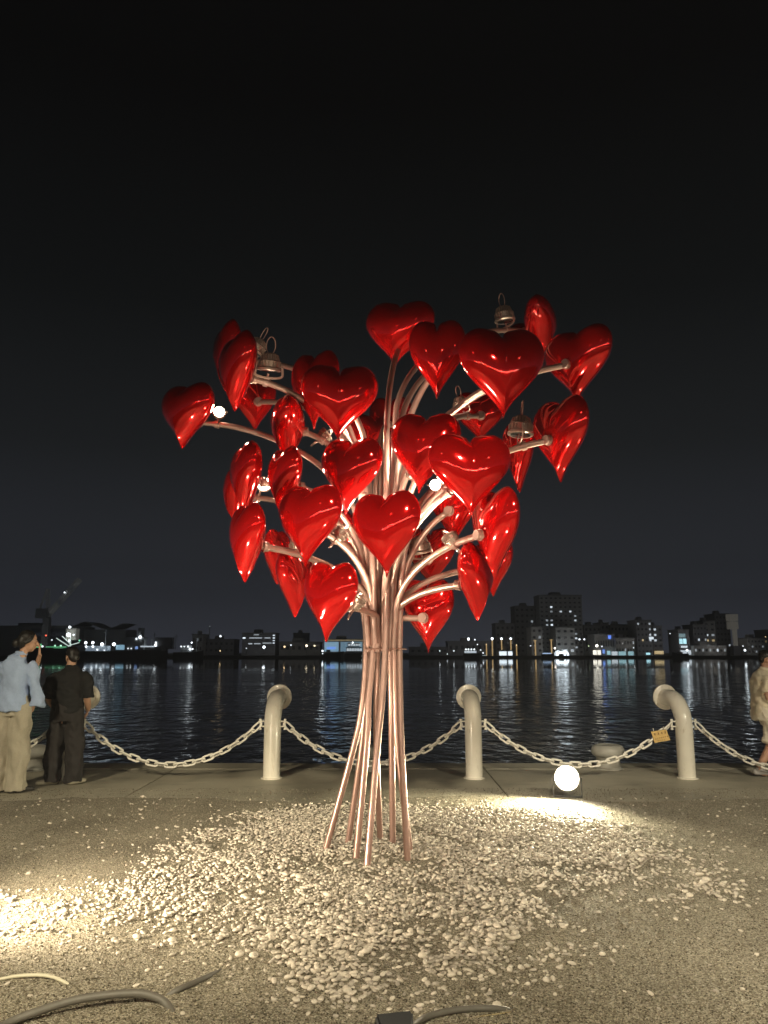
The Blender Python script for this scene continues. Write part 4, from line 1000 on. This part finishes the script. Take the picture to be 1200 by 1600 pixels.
building(806, 844, 948, 'dark apartment block left of the tallest tower', Y=FY + 40, tone=2, grid_=(5, 8), lit=[(3, 2, WHT, .7), (2, 4, WHT, 1), (3, 4, WHT, 1), (3, 5, WHT, .5)])
building(775, 805, 975, 'low dark far building above the row of quay lamps', Y=FY + 34, tone=0, grid_=(4, 4))
building(831, 848, 980, 'narrow pale house in front of the dark apartment block', Y=FY + 16, tone=3, grid_=(2, 4), lit=[(1, 1, WHT, .5)])
building(869, 899, 981, 'grey office block with pale strips below the tallest tower', Y=FY + 18, tone=3, grid_=(3, 4), lit=[(1, 3, WHT, 1.5), (2, 3, WHT, .9)])
building(914, 940, 978, 'flat roofed far building just right of the tallest tower', Y=FY + 34, tone=1, grid_=(4, 4))
building(940, 953, 974, 'small stepped far building between two flat roofs', Y=FY + 32, tone=1, grid_=(2, 4))
building(955, 984, 977, 'far building with a pale roof slab behind the lit shop row', Y=FY + 34, tone=3, grid_=(5, 4), lit=[(1, 2, WHT, .4)])
building(930, 961, 992, 'striped hall with a blue lamp on its corner', Y=FY + 14, tone=4, grid_=(8, 1), extra=[('blue_lamp', 951, 955, 993, 998, gm((0.1, 0.25, 1.0), 1.5), .4), ('shopfront', 926, 938, 1016, 1023, gm((1, .95, .8), 1.6), .3), ('blue_sign', 940, 944, 1015, 1021, gm((0.12, 0.3, 1.0), 1.0), .5)])
building(962, 992, 998, 'long shop row with bright teal shopfronts on the right shore', Y=FY + 12, tone=4, grid_=(7, 2), lit=[(3, 1, WHT, .8), (6, 0, WHT, .7)],
         extra=[('shopfront', 948, 953, 1017, 1023, gm(TEAL, .8), .3), ('shopfront', 955, 964, 1018, 1024, gm(WHT, .7), .3), ('shopfront', 966, 977, 1018, 1024, gm(TEAL, .6), .3), ('shopfront', 981, 990, 1018, 1024, gm(TEAL, .6), .3)])
building(996, 1020, 970, 'six storey far block with three columns of lit windows', Y=FY + 16, tone=0, grid_=(4, 6), lit=[(0, 0, WHT, 1), (3, 0, WHT, .9), (3, 1, WHT, .8), (3, 2, WHT, 1.4), (3, 3, WHT, 1.6), (1, 3, YEL, 1), ],
         extra=[('window', 1015, 1022, 995, 999, gm(WHT, 1.2), .1), ('window', 1009, 1015, 1020, 1023, gm(TEAL, 1.5), .2)])
building(1021, 1036, 979, 'narrow far block with a single column of lit windows', Y=FY + 18, tone=2, grid_=(2, 5), lit=[(0, 0, WHT, 1.6), (0, 1, WHT, 1.6), (0, 2, WHT, 1.5)], extra=[('awning', 1022, 1036, 1017, 1022, gm(YEL, .6), .3)])
building(1061, 1078, 985, 'slim far building with a tall teal lit window', Y=FY + 14, tone=0, grid_=None, extra=[('window', 1062, 1067, 998, 1006, gm(TEAL, 1.3), .1), ('window', 1068, 1073, 998, 1006, gm(TEAL, 1.5), .1), ('window', 1062, 1072, 990, 996, gm(TEAL, .25), .1), ('window', 1064, 1074, 1009, 1012, gm(WHT, 1), .1), ('shopfront', 1063, 1084, 1016, 1023, gm(WHT, .7), .1)])
building(1085, 1106, 977, 'dark far apartment block right of the teal window', Y=FY + 20, tone=0, grid_=(4, 5), lit=[(1, 2, WHT, 2.2), (3, 2, WHT, .8)])
building(1101, 1120, 971, 'far apartment block with warm and white lit balconies', Y=FY + 24, tone=3, grid_=(2, 6), lit=[(0, 2, WHT, 2), (1, 2, WHT, .6), (0, 3, YEL, 1.6), (1, 3, YEL, .8), (0, 4, WHT, .8)])
building(1121, 1143, 960, 'dark unlit far block left of the pale sign tower', Y=FY + 36, tone=2, grid_=(4, 7), lit=[(3, 5, WHT, 1.2)])
building(1084, 1135, 1010, 'low quay building with small glowing doorways', Y=FY + 10, tone=4, grid_=(9, 1), lit=[(0, 0, WHT, .6), (2, 0, WHT, .5), (4, 0, WHT, .5), (6, 0, WHT, 2), (8, 0, WHT, .5)])
building(1168, 1200, 998, 'two storey far building at the right edge', Y=FY + 14, tone=3, grid_=(6, 3), lit=[(1, 1, WHT, .5), (4, 1, WHT, .5), (5, 0, YEL, .5), (2, 2, WHT, .5)])
building(1201, 1260, 985, 'far building past the right edge', Y=FY + 20, tone=0, grid_=(6, 4))
building(700, 772, 1003, 'long low dark shed behind the ferry pier', Y=FY + 20, tone=2, grid_=(8, 1))
building(640, 700, 1012, 'low dark wharf shed right of the sculpture', Y=FY + 22, tone=2, grid_=(6, 1))
building(378, 430, 990, 'far building with white strips of light left of centre', Y=FY + 22, tone=0, grid_=None, extra=[('light_strip', a, a + w_, b_, b_ + 1.6, gm(WHT, s), .1) for a, w_, b_, s in ((389, 20, 996, .5), (413, 9, 996, .5), (426, 3, 992, 1.5), (426, 3, 996, 1.5), (426, 3, 1000, 1.2), (426, 3, 1004, 1.2), (388, 6, 1005, .7), (397, 10, 1005, .5), (410, 14, 1004, .4), (379, 4, 996, 2.2), (396, 8, 991, .3))])
building(318, 366, 1000, 'low dark far building left of the strip lit one', Y=FY + 30, tone=2, grid_=(6, 2))
building(300, 316, 992, 'small pale warehouse front with an open bay', Y=FY + 22, tone=3, grid_=(3, 2), lit=[(1, 0, WHT, .4)])
building(436, 500, 1004, 'low dark quay sheds behind the orange lamps', Y=FY + 24, tone=4, grid_=(7, 1))
building(506, 568, 1000, 'glass fronted terminal glowing blue left of the sculpture pipes', Y=FY + 16, tone=4, grid_=None,
         extra=[('glass_front', 507, 529, 1003, 1018, gm((.35, .65, .9), .55), .1), ('glass_front', 532, 549, 1003, 1018, gm((.3, .6, .85), .35), .1), ('glass_front', 551, 566, 1003, 1018, gm((.35, .7, .9), .4), .1), ('blue_sign', 511, 524, 1011, 1014, gm((.12, .3, 1), 1.2), .2), ('eave_light', 506, 568, 999.5, 1001, gm(YEL, .25), .3)])
building(458, 480, 990, 'faint grey block behind the blue terminal', Y=FY + 90, tone=1)
# sign tower
def slab_thing(name, lab, cat, Y, boxes):
    u0 = boxes[0][1]; cx = at(u0, 1010, Y).x; t_ = thing(name, lab, cat, (cx, Y, SHORE_Z))
    for (nm, a0, a1, b0, b1, d0, d1, m_) in boxes:
        X0, X1 = at(a0, 1010, Y).x - cx, at(a1, 1010, Y).x - cx; Z0, Z1 = at(600, b1, Y).z - SHORE_Z, at(600, b0, Y).z - SHORE_Z
        obj(nm, bx(X0, X1, d0, d1, max(Z0, -0.9), Z1), m_, t_)
    return t_
PALE = mat('pale_far_glow', (0.55, 0.52, 0.45), .8, emit=(.5, .47, .4), estr=.12)  # faint glow put into the material for light on far walls
slab_thing('sign_tower', 'pale square headed tower on a thin shaft near the right edge', 'tower', FY + 20, [('head', 1143, 1157, 959.5, 970, 0, 4, PALE), ('head', 1143.5, 1156.5, 971, 983, 0, 4, PALE), ('shaft', 1149, 1155, 983.5, 1009, 1, 2.5, PALE), ('foot', 1146, 1158, 1009, 1024, 0, 4, mat('far_wall_2', (0.12,) * 3))])
# tent
tn = thing('tent', 'brightly lit white arched tent on the far quay below the tallest tower', 'tent', at(879, 1023, FY + 8)); tn.location.z = SHORE_Z
bm = bmesh.new(); wv = []
for y in (0, 5):
    row = []
    for k in range(17):
        a = math.pi * k / 16; row.append(bm.verts.new((-3.2 * math.cos(a), y, 2.7 * math.sin(a) ** .8)))
    wv.append(row)
for k in range(16): bm.faces.new((wv[0][k], wv[0][k + 1], wv[1][k + 1], wv[1][k]))
obj('canopy', bm, gm(WHT, 1.6), tn)
obj('back_wall', bx(-2.6, 2.6, 4.4, 4.5, 0, 1.9), gm(WHT, 2.6), tn); obj('counter', bx(-1.5, .9, 1, 1.6, 0, .9), M_BLACK, tn)
# quay lamps ---------------------------------------------------------
ICO1 = bpy.data.meshes.new('globe'); bm = bmesh.new(); bmesh.ops.create_icosphere(bm, subdivisions=2, radius=1); bm.to_mesh(ICO1); bm.free()
for p in ICO1.polygons: p.use_smooth = True
GL = {}
def globe_me(c, s):
    k = (c, s)
    if k not in GL: me = ICO1.copy(); me.materials.append(gm(c, s)); GL[k] = me
    return GL[k]
def quay_lamp(u, v, rpx, c, s, lab, Y=None, pole=True, base=1023, pc=None, grp='lamps along the far quay'):
    Y = Y or FY + 3; p = at(u, v, Y); r = rpx / F * Y * .88
    t_ = thing('quay_lamp', lab, 'lamp', (p.x, Y, SHORE_Z), 0, grp)
    o = bpy.data.objects.new('globe', globe_me(c, round(s * .42, 1))); COL.objects.link(o); o.parent = t_; o.location = (0, 0, p.z - SHORE_Z); o.scale = (r,) * 3
    if pole: bm = bmesh.new(); tube(bm, [(0, 0, 0), (0, 0, p.z - SHORE_Z)], .16 if pc is None else .28, 6); obj('pole', bm, pc or mat('lamp_pole', (.3, .3, .3), .5), t_)
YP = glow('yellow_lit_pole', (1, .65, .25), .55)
LW = (0.86, 0.95, 1.0); LO = (1.0, .72, .38)
ql = [
 (732, 998.5, 2.1, LW, 16, 'brightest white quay lamp over the ferry pier', None), (742, 999.5, 1.1, LW, 8, 'small lamp just right of the brightest pier lamp', None), (746, 1007, 1.0, LW, 7, 'low lamp between the pier lamps and the yellow poles', None),
 (769, 998, 2.1, LW, 16, 'white lamp on the first yellow lit pole', YP), (783.5, 998, 1.9, LW, 14, 'white lamp on the second yellow lit pole', YP), (798, 998, 1.8, LW, 14, 'white lamp on the third yellow lit pole', YP),
 (760, 1007, 1.0, LO, 6, 'small amber lamp left of the first yellow lit pole', YP), (807, 1008, 1.1, LO, 5, 'small amber lamp right of the third yellow lit pole', YP),
 (829, 1009, .9, LW, 6, 'tiny lamp left of the orange lit mast', None), (867, 1013, 1.7, (1, .9, .8), 10, 'pinkish white lamp at the left end of the white tent', None),
 (905.5, 999, 1.5, LW, 8, 'left globe of the twin lamps right of the tent', None), (913, 999, 1.5, LW, 8, 'right globe of the twin lamps right of the tent', None),
 (932.5, 1009, 2.3, (1, .95, .8), 14, 'large warm lamp above the bright shopfront', None), (940.5, 1010, 1.1, LW, 6, 'small lamp right of the large warm lamp', None), (920, 1009.5, 1.0, (.8, 1, .6), 4, 'greenish lamp left of the large warm lamp', None),
 (990, 1012, 1.0, LW, 5, 'lamp at the right end of the teal shops', None), (1047, 990, .9, LW, 5, 'lone high lamp in the gap between far blocks', None),
 (1073.5, 1016, 2.0, LW, 9, 'bright lamp pillar below the teal window', None), (1164, 1016, 1.9, LW, 10, 'bright lamp right of the sign tower', None), (1161, 1009.5, 1.0, LW, 6, 'small lamp above the bright lamp right of the sign tower', None), (1196, 995, .9, LO, 3, 'small amber lamp at the right edge roofline', None),
 (687, 1017, 1.0, LW, 6, 'small lamp nearest the right of the sculpture', None), (709, 1017, 1.1, LW, 7, 'small lamp left of the ferry pier', None), (699, 1022, .9, LW, 5, 'tiny low lamp left of the ferry pier', None),
 (412.5, 1011, 2.3, LW, 14, 'bright white lamp below the strip lit building', None), (444.5, 1010.5, 1.7, LO, 7, 'amber lamp left of the two white ones', None), (454.5, 1008, 1.3, LW, 5, 'tall white lamp beside the amber lamp', None),
 (479, 1009, 2.0, (1, .85, .6), 10, 'warm lamp left of the blue terminal', None), (491.5, 1009, 1.4, (1, .85, .55), 8, 'second warm lamp left of the blue terminal', None), (504, 1017, 1.7, LW, 9, 'low white lamp at the left end of the terminal', None),
 (344.5, 994, 1.9, LW, 6, 'white lamp above the low dark building', None), (344, 1017, 1.3, LO, 3.5, 'amber lamp low over the water under the white one', None), (328, 979, .6, LW, 2, 'tiny light high in the dark left of centre', None), (385, 1013, .9, LW, 4, 'thin white lamp left of the brightest central lamp', None)]
for u, v, r, c, s, lab, pc_ in ql: quay_lamp(u, v, r, c, s, lab, pc=pc_)
for u, a, b_, lab in ((836.5, 1000, 1011, 'left orange lit mast on the right shore'), (862, 999, 1019, 'orange lit mast beside the white tent')):
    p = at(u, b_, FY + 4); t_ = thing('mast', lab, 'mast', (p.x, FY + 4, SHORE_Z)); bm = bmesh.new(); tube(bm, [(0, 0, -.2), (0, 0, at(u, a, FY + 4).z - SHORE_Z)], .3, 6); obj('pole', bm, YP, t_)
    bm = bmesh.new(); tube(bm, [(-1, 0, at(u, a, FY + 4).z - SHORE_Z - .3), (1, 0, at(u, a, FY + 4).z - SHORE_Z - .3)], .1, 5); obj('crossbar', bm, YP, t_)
# added spots without fixtures, facing landward to brighten the house fronts
for u, v in ((412, 1011), (491, 1009), (560, 1004), (700, 1008), (769, 998), (829, 1002), (905, 999), (932, 1005), (990, 1005), (1047, 1005), (1073, 1008), (1120, 1008), (1164, 1010), (345, 1002), (150, 1000), (60, 1000)):
    p = at(u, v, FY + 4); lamp('SPOT', p, 330, (1, .97, .95), p + Vector((0, 10, 2.5)), 0.3, 165, .6)
# kiosk and ferry pier
building(779, 801, 1017, 'brightly lit kiosk under the yellow poles', Y=FY + 2, tone=3, roof=True, extra=[('shopfront', 780, 791, 1018, 1024, gm(WHT, 1.6), .3), ('shopfront', 794, 800, 1018, 1024, gm(WHT, 1.8), .3)], depth=5)
# boats --------------------------------------------------------------
M_HULL = mat('dark_hull', (0.035, 0.037, 0.042), .5, var=.2, scale=.5); M_CAB = mat('cabin_white', (.45, .46, .47), .6)
def hull_bm(L, B, h, bow=0.18):
    bm = bmesh.new(); secs = []
    for k in range(9):
        f = k / 8; x = -L / 2 + L * f; w = B / 2 * (1 - max(0, (f - (1 - bow)) / bow) ** 1.6) * (0.82 if k == 0 else 1); rise = h * (1 + .35 * max(0, f - .7) / .3)
        w = max(w, .15)
        secs.append([bm.verts.new(p) for p in ((x, -w, rise), (x, -w * .8, 0), (x, w * .8, 0), (x, w, rise))])
    for a, b_ in zip(secs, secs[1:]):
        for k in range(4): bm.faces.new((a[k], a[(k + 1) % 4], b_[(k + 1) % 4], b_[k]))
    bm.faces.new(secs[0][::-1]); bm.faces.new(secs[-1]); return bm
def boat(u0, u1, vt, lab, cat, Y, decks, lights=(), flip=False, name='boat', masts=()):
    x0, x1 = at(u0, 1020, Y).x, at(u1, 1020, Y).x; L = x1 - x0; cx = (x0 + x1) / 2; h = at(600, vt, Y).z - WZ
    t_ = thing(name, lab, cat, (cx, Y, WZ - .05)); o = obj('hull', hull_bm(L, min(L * .3, 14), h), M_HULL, t_)
    if flip: o.scale.x = -1
    for (nm, a0, a1, b0, b1, m_) in decks:
        X0, X1 = at(a0, 1020, Y).x - cx, at(a1, 1020, Y).x - cx; Z0, Z1 = at(600, b1, Y).z - WZ, at(600, b0, Y).z - WZ
        dd = min(L * .08, 2.0); ins = -.15 if nm in ('window', 'lit_deck', 'light_strip') else 0
        obj(nm, bx(X0, X1, -dd + ins, dd, Z0, Z1), m_, t_)
    for (u, v, rpx, c, s) in lights:
        p = at(u, v, Y - 2.3); o = bpy.data.objects.new('deck_lamp', globe_me(c, round(s * .42, 1))); COL.objects.link(o); o.parent = t_; o.location = (p.x - cx, -2.3, p.z - WZ); o.scale = (rpx / F * Y,) * 3
    for (u, va, vb) in masts:
        bm = bmesh.new(); X = at(u, 1000, Y).x - cx; za, zb = at(600, va, Y).z - WZ, at(600, vb, Y).z - WZ
        tube(bm, [(X, 0, zb), (X, 0, za)], .18, 6); tube(bm, [(X - 1.2, 0, za - 1.2), (X + 1.2, 0, za - 1.2)], .1, 5); obj('mast', bm, M_CAB, t_)
    return t_
SY1 = FY - 6
boat(45, 262, 1017.5, 'long dark moored cargo ship with white deck lamps on the left shore', 'ship', SY1,
     [('lit_deck', 136, 170, 1009, 1017, gm((.45, .6, .75), .35)), ('deckhouse', 196, 226, 997, 1017, M_CAB), ('roof', 194, 228, 995.5, 997, M_CAB), ('lit_deck', 183, 196, 1007.5, 1015, gm((.35, .65, .85), .7)), ('window', 213, 217, 1010, 1014, gm((.3, .5, 1), .8)),
      ('lit_deck', 221, 240, 1009, 1011, gm(WHT, .7)), ('deckhouse', 228, 260, 1011, 1017, mat('far_wall_1', (.22,) * 3)), ('rail', 130, 262, 1015.6, 1016.2, M_CAB), ('container', 243, 270, 996, 1014, mat('far_wall_2', (.12,) * 3)),
      ('funnel', 216, 222, 981, 996, M_CAB)],
     [(134, 1004, 2.2, LW, 11), (145, 1004, 2.2, LW, 11), (134.5, 1010, 1.6, LW, 8), (145, 1010, 1.6, LW, 8), (159.5, 1006.5, 2.5, LW, 13), (178, 1006.5, 2.5, LW, 13), (152, 1015, 1.2, LW, 7), (219, 995.5, 2.2, LW, 12), (213, 998, 1.2, LW, 7), (243.5, 1004, 1.3, LW, 9), (243, 1008, 1.9, LW, 11),
      (163, 1016, .9, LW, 5), (200, 1013, .9, LW, 5), (205, 1013, .9, LW, 5)], masts=[(165, 984, 1010), (241, 988, 1015), (275, 990, 1015), (228, 996, 1015), (237, 996, 1015)], name='ship')
boat(272, 318, 1019, 'small dark workboat with a cluster of white lamps', 'boat', SY1 + 1, [('deckhouse', 283, 300, 1008, 1019, M_CAB)], [(299.5, 1004, 1.3, LW, 8), (283, 1010, 1.2, LW, 6), (288, 1010, 1, LW, 5), (294, 1010, 1.3, LW, 7), (297, 1014, 1.8, LW, 9), (301, 1014, 1.2, LW, 7)], masts=[(308, 996, 1018)])
boat(505, 537, 1020, 'low black barge moored left of the ferry', 'boat', SY1, [('deckhouse', 510, 516, 1015, 1020, M_CAB)], [(504, 1021, 1.0, LW, 5)])
boat(538, 568, 1021, 'two deck ferry with rows of lit windows left of the sculpture pipes', 'ferry', SY1 - 2, [('cabin', 541, 565, 1011, 1021, mat('far_wall_0', (.16,) * 3)), ('cabin', 543, 562, 1004, 1010.5, M_CAB)] + [('window', 542 + k * 4, 545 + k * 4, 1013, 1017, gm(WHT, .7)) for k in range(6)] + [('window', 544 + k * 4, 547 + k * 4, 1006, 1009, gm(WHT, .6)) for k in range(5)] + [('light_strip', 538, 566, 1024.4, 1025.2, gm((.9, 1, .9), 1.2))],
     [(551, 1004, 1.4, LW, 8)])
boat(724, 756, 1021, 'lit ferry with four lamps in a row at the pier right of the sculpture', 'ferry', SY1 - 1, [('cabin', 726, 745, 1016, 1021, M_CAB), ('lit_deck', 726, 744, 1017, 1020, gm(WHT, .6)), ('light_strip', 726, 760, 1023.6, 1024.2, gm(WHT, .5))], [(728, 1014.5, 1.2, LW, 7), (732, 1014.5, 1.2, LW, 7), (736.5, 1014.5, 1.2, LW, 7), (741, 1014.5, 1.2, LW, 7), (751, 1015.5, .9, LW, 6), (755, 1020, 1.0, LW, 6)])
boat(846, 866, 1022, 'small moored boat with a blue light strip', 'boat', SY1, [('light_strip', 848, 861, 1020, 1021.6, gm((.5, .7, 1), 1)), ('cabin', 850, 858, 1017, 1020, M_CAB)])
boat(1050, 1075, 1021, 'small pale motor launch with a raked bow on the right shore', 'boat', SY1, [('cabin', 1056, 1066, 1018.5, 1021.5, M_CAB)], [], flip=True)
# shipyard on the left ------------------------------------------------
yard = building(-30, 112, 979, 'long blue grey shipyard hall with large faint lettering at the far left', Y=FY + 26, tone=2, roof=True, depth=30)
M_BLU = mat('yard_blue', (.10, .115, .16), .8, var=.1, scale=.4)
x_ = at(48, 1000, FY + 25.9); x2_ = at(108, 1000, FY + 25.9); zt_, zb_ = at(600, 982, FY + 25.9).z, at(600, 1004, FY + 25.9).z
obj('sign_wall', bx(x_.x - yard.location.x, x2_.x - yard.location.x, -.3, -.05, zb_ - SHORE_Z, zt_ - SHORE_Z), M_BLU, yard)
fc = bpy.data.curves.new('lettering', 'FONT'); fc.body = 'KHSE YACHTE'; fc.size = 3.3; fc.extrude = .05; fc.space_character = 1.05; fo = bpy.data.objects.new('lettering', fc); COL.objects.link(fo)
dg = bpy.context.evaluated_depsgraph_get(); dg.update(); me = bpy.data.meshes.new_from_object(fo.evaluated_get(dg)); bpy.data.objects.remove(fo)
o = link('lettering', me, mat('letter_grey_glow', (.34, .35, .42), .7, emit=(.3, .32, .42), estr=.06), yard); bbw = max(v.co.x for v in me.vertices); sc_ = (at(100, 1000, FY + 25.5).x - at(49, 1000, FY + 25.5).x) / bbw  # letters carry a slight glow in place of light on them
o.scale = (sc_, sc_ * 1.1, 1); o.rotation_euler = (R(90), 0, 0); o.location = (at(49, 1000, FY + 25.5).x - yard.location.x, -.4, at(600, 994, FY + 25.5).z - SHORE_Z)
for a in (-4, 14, 33):
    X0, X1 = at(a, 1000, FY + 26).x - yard.location.x, at(a + 8, 1000, FY + 26).x - yard.location.x
    obj('door', bx(X0, X1, -.2, -.02, 2, at(600, 985, FY + 26).z - SHORE_Z), mat('far_door', (.3, .3, .3), .8), yard)
# curved shed roof ridge
t_ = thing('boat_shed', 'faint shed with a wavy double curved roof behind the ship', 'shed', (at(150, 1000, FY + 40).x, FY + 40, SHORE_Z))
bm = bmesh.new(); pts = []
for u, v in ((100, 980), (115, 977), (126, 972), (136, 972), (150, 978), (164, 982), (178, 979), (190, 974), (198, 974)):
    pts.append(Vector((at(u, 1000, FY + 40).x - t_.location.x, 0, at(600, v, FY + 40).z - SHORE_Z)))
P = spline(pts, 4); lo_ = []; hi_ = []
for y in (0, 20):
    hi_.append([bm.verts.new((p.x, y, p.z)) for p in P]); lo_.append([bm.verts.new((p.x, y, p.z - .5)) for p in P])
for k in range(len(P) - 1):
    bm.faces.new((hi_[0][k], hi_[0][k + 1], hi_[1][k + 1], hi_[1][k])); bm.faces.new((lo_[0][k], lo_[1][k], lo_[1][k + 1], lo_[0][k + 1])); bm.faces.new((hi_[0][k], lo_[0][k], lo_[0][k + 1], hi_[0][k + 1]))
obj('roof', bm, mat('far_roof', (.3,) * 3), t_)
obj('wall', bx(P[0].x + 1, P[-1].x - 1, 1, 19, 0, min(p.z for p in P) - .5), mat('far_wall_2', (.12,) * 3), t_)
# gantry work platform with angled white booms and green lights
t_ = thing('work_barge', 'floodlit work barge with angled white booms and green deck lights', 'barge', (at(90, 1000, FY - 1).x, FY - 1, WZ)); ox = t_.location.x
def pp(u, v): p = at(u, v, FY - 1); return Vector((p.x - ox, 0, p.z - WZ))
bm = hull_bm(26, 8, pp(90, 1013).z); obj('hull', bm, M_HULL, t_)
obj('deckhouse', bx(pp(101, 1000).x, pp(117, 1000).x, 1, 5, pp(0, 1000).z, pp(0, 982).z), PALE, t_)
for a, b_ in (((88, 997), (108, 1010)), ((97, 994), (112, 1008)), ((110, 992), (110, 1010)), ((106, 1009), (124, 1004))):
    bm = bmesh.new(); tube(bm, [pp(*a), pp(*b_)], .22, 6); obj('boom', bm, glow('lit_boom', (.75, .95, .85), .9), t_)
for u, v, r, c, s in ((111, 980, 2.0, LW, 9), (109, 992, 3.2, LW, 12), (117, 992, 1.3, LW, 8), (110, 1001, 1.6, LW, 7), (83, 1000, 1.2, LW, 4), (48.5, 1009, 1.6, LW, 7), (68.5, 1010, 1.4, LW, 7), (50.5, 1016, 1.6, LW, 7), (58.5, 1016, 1.2, (.6, 1, .75), 6), (65, 1015.5, 1.4, LW, 7), (73, 1015, 1.8, LW, 8), (80.5, 1014.5, 1.5, LW, 7), (82, 1020.5, 1.2, LW, 5), (88, 1009, 1.2, (.5, 1, .7), 5), (97, 1009, 1.3, (.5, 1, .7), 5), (126, 1001, 1.4, (.3, 1, .6), 3), (74, 993, 1.2, (1, .15, .08), 6)):
    p = pp(u, v); o = bpy.data.objects.new('deck_lamp', globe_me(c, round(s * .42, 1))); COL.objects.link(o); o.parent = t_; o.location = (p.x, -1.5, p.z); o.scale = (r / F * FY,) * 3
for a0, a1, b0, b1, s in ((54, 65, 1006, 1012, .8), (72, 104, 1010, 1011.5, .5), (84, 128, 1012, 1013, .35)):
    obj('green_lit_strip', bx(pp(a0, 1000).x, pp(a1, 1000).x, .2, .5, pp(0, b1).z, pp(0, b0).z), gm(GRN, s), t_)  # glowing strips stand in for green light falling on the deck
# crane
t_ = thing('harbour_crane', 'tall lattice harbour crane with its boom raised to the right in the dark', 'crane', (at(72, 1000, FY + 18).x, FY + 18, SHORE_Z)); ox = t_.location.x
def pc3(u, v, y=0): p = at(u, v, FY + 18); return Vector((p.x - ox, y, p.z - SHORE_Z))
M_CR = mat('crane_paint_glow', (.62, .62, .6), .6, emit=(.5, .5, .5), estr=.025)  # weak glow in the paint stands in for light on the crane
obj('tower', bx(pc3(66, 1000).x, pc3(76, 1000).x, -1.5, 1.5, -.2, pc3(0, 966).z), mat('far_wall_2', (.12,) * 3), t_)
obj('machine_house', bx(pc3(56, 1000).x, pc3(73, 1000).x, -3, 3, pc3(0, 966).z, pc3(0, 951).z), mat('far_wall_2', (.12,) * 3), t_)
def lattice(a, b_, w, n, nm):
    bm = bmesh.new(); A_, B_ = pc3(*a), pc3(*b_); d = (B_ - A_).normalized(); s1 = Vector((-d.z, 0, d.x)) * w; 
    cs = [s1 + Vector((0, w, 0)), s1 - Vector((0, w, 0)), -s1 - Vector((0, w, 0)), -s1 + Vector((0, w, 0))]
    for c in cs: tube(bm, [A_ + c, B_ + c], .16, 5)
    for k in range(n):
        f0, f1 = k / n, (k + 1) / n; P0, P1 = A_.lerp(B_, f0), A_.lerp(B_, f1)
        for q in range(4): tube(bm, [P0 + cs[q], P1 + cs[(q + 1) % 4]], .09, 4)
    obj(nm, bm, M_CR, t_)
lattice((74, 962), (125, 905), 1.1, 12, 'boom'); lattice((75, 954), (75, 920), .7, 7, 'a_frame'); lattice((62, 952), (74, 920), .25, 5, 'back_stay')
for k, (f0, f1) in enumerate(((.08, .32), (.44, .66), (.82, 1.0))):
    A_, B_ = pc3(74, 962), pc3(125, 905); bm = bmesh.new(); d = B_ - A_
    tube(bm, [A_ + d * f0, A_ + d * f1], (1.3), 4); obj('boom_panel', bm, mat('crane_panel_glow', (.5, .5, .48), .7, emit=(.5, .5, .5), estr=.05), t_)  # panel colour glows slightly in place of light falling on it
o = bpy.data.objects.new('warning_lamp', globe_me(LW, 4)); COL.objects.link(o); o.parent = t_; o.location = pc3(103, 926, -1.6); o.scale = (.35,) * 3
bm = bmesh.new(); tube(bm, [pc3(125, 905), pc3(83, 958)], .06, 4); obj('cable', bm, M_CR, t_)

# ================================================================== night air
if HAZE:
    m = bpy.data.materials.new('night_air'); m.use_nodes = True; N = m.node_tree; N.nodes.remove(N.nodes['Principled BSDF'])
    pv = N.nodes.new('ShaderNodeVolumePrincipled'); pv.inputs['Color'].default_value = (.9, .93, 1, 1); pv.inputs['Density'].default_value = HAZE; pv.inputs['Anisotropy'].default_value = .3
    N.links.new(pv.outputs[0], N.nodes['Material Output'].inputs['Volume'])
    tag(obj('haze', bx(-420, 420, -75, 800, -5, 60), m), kind='stuff')
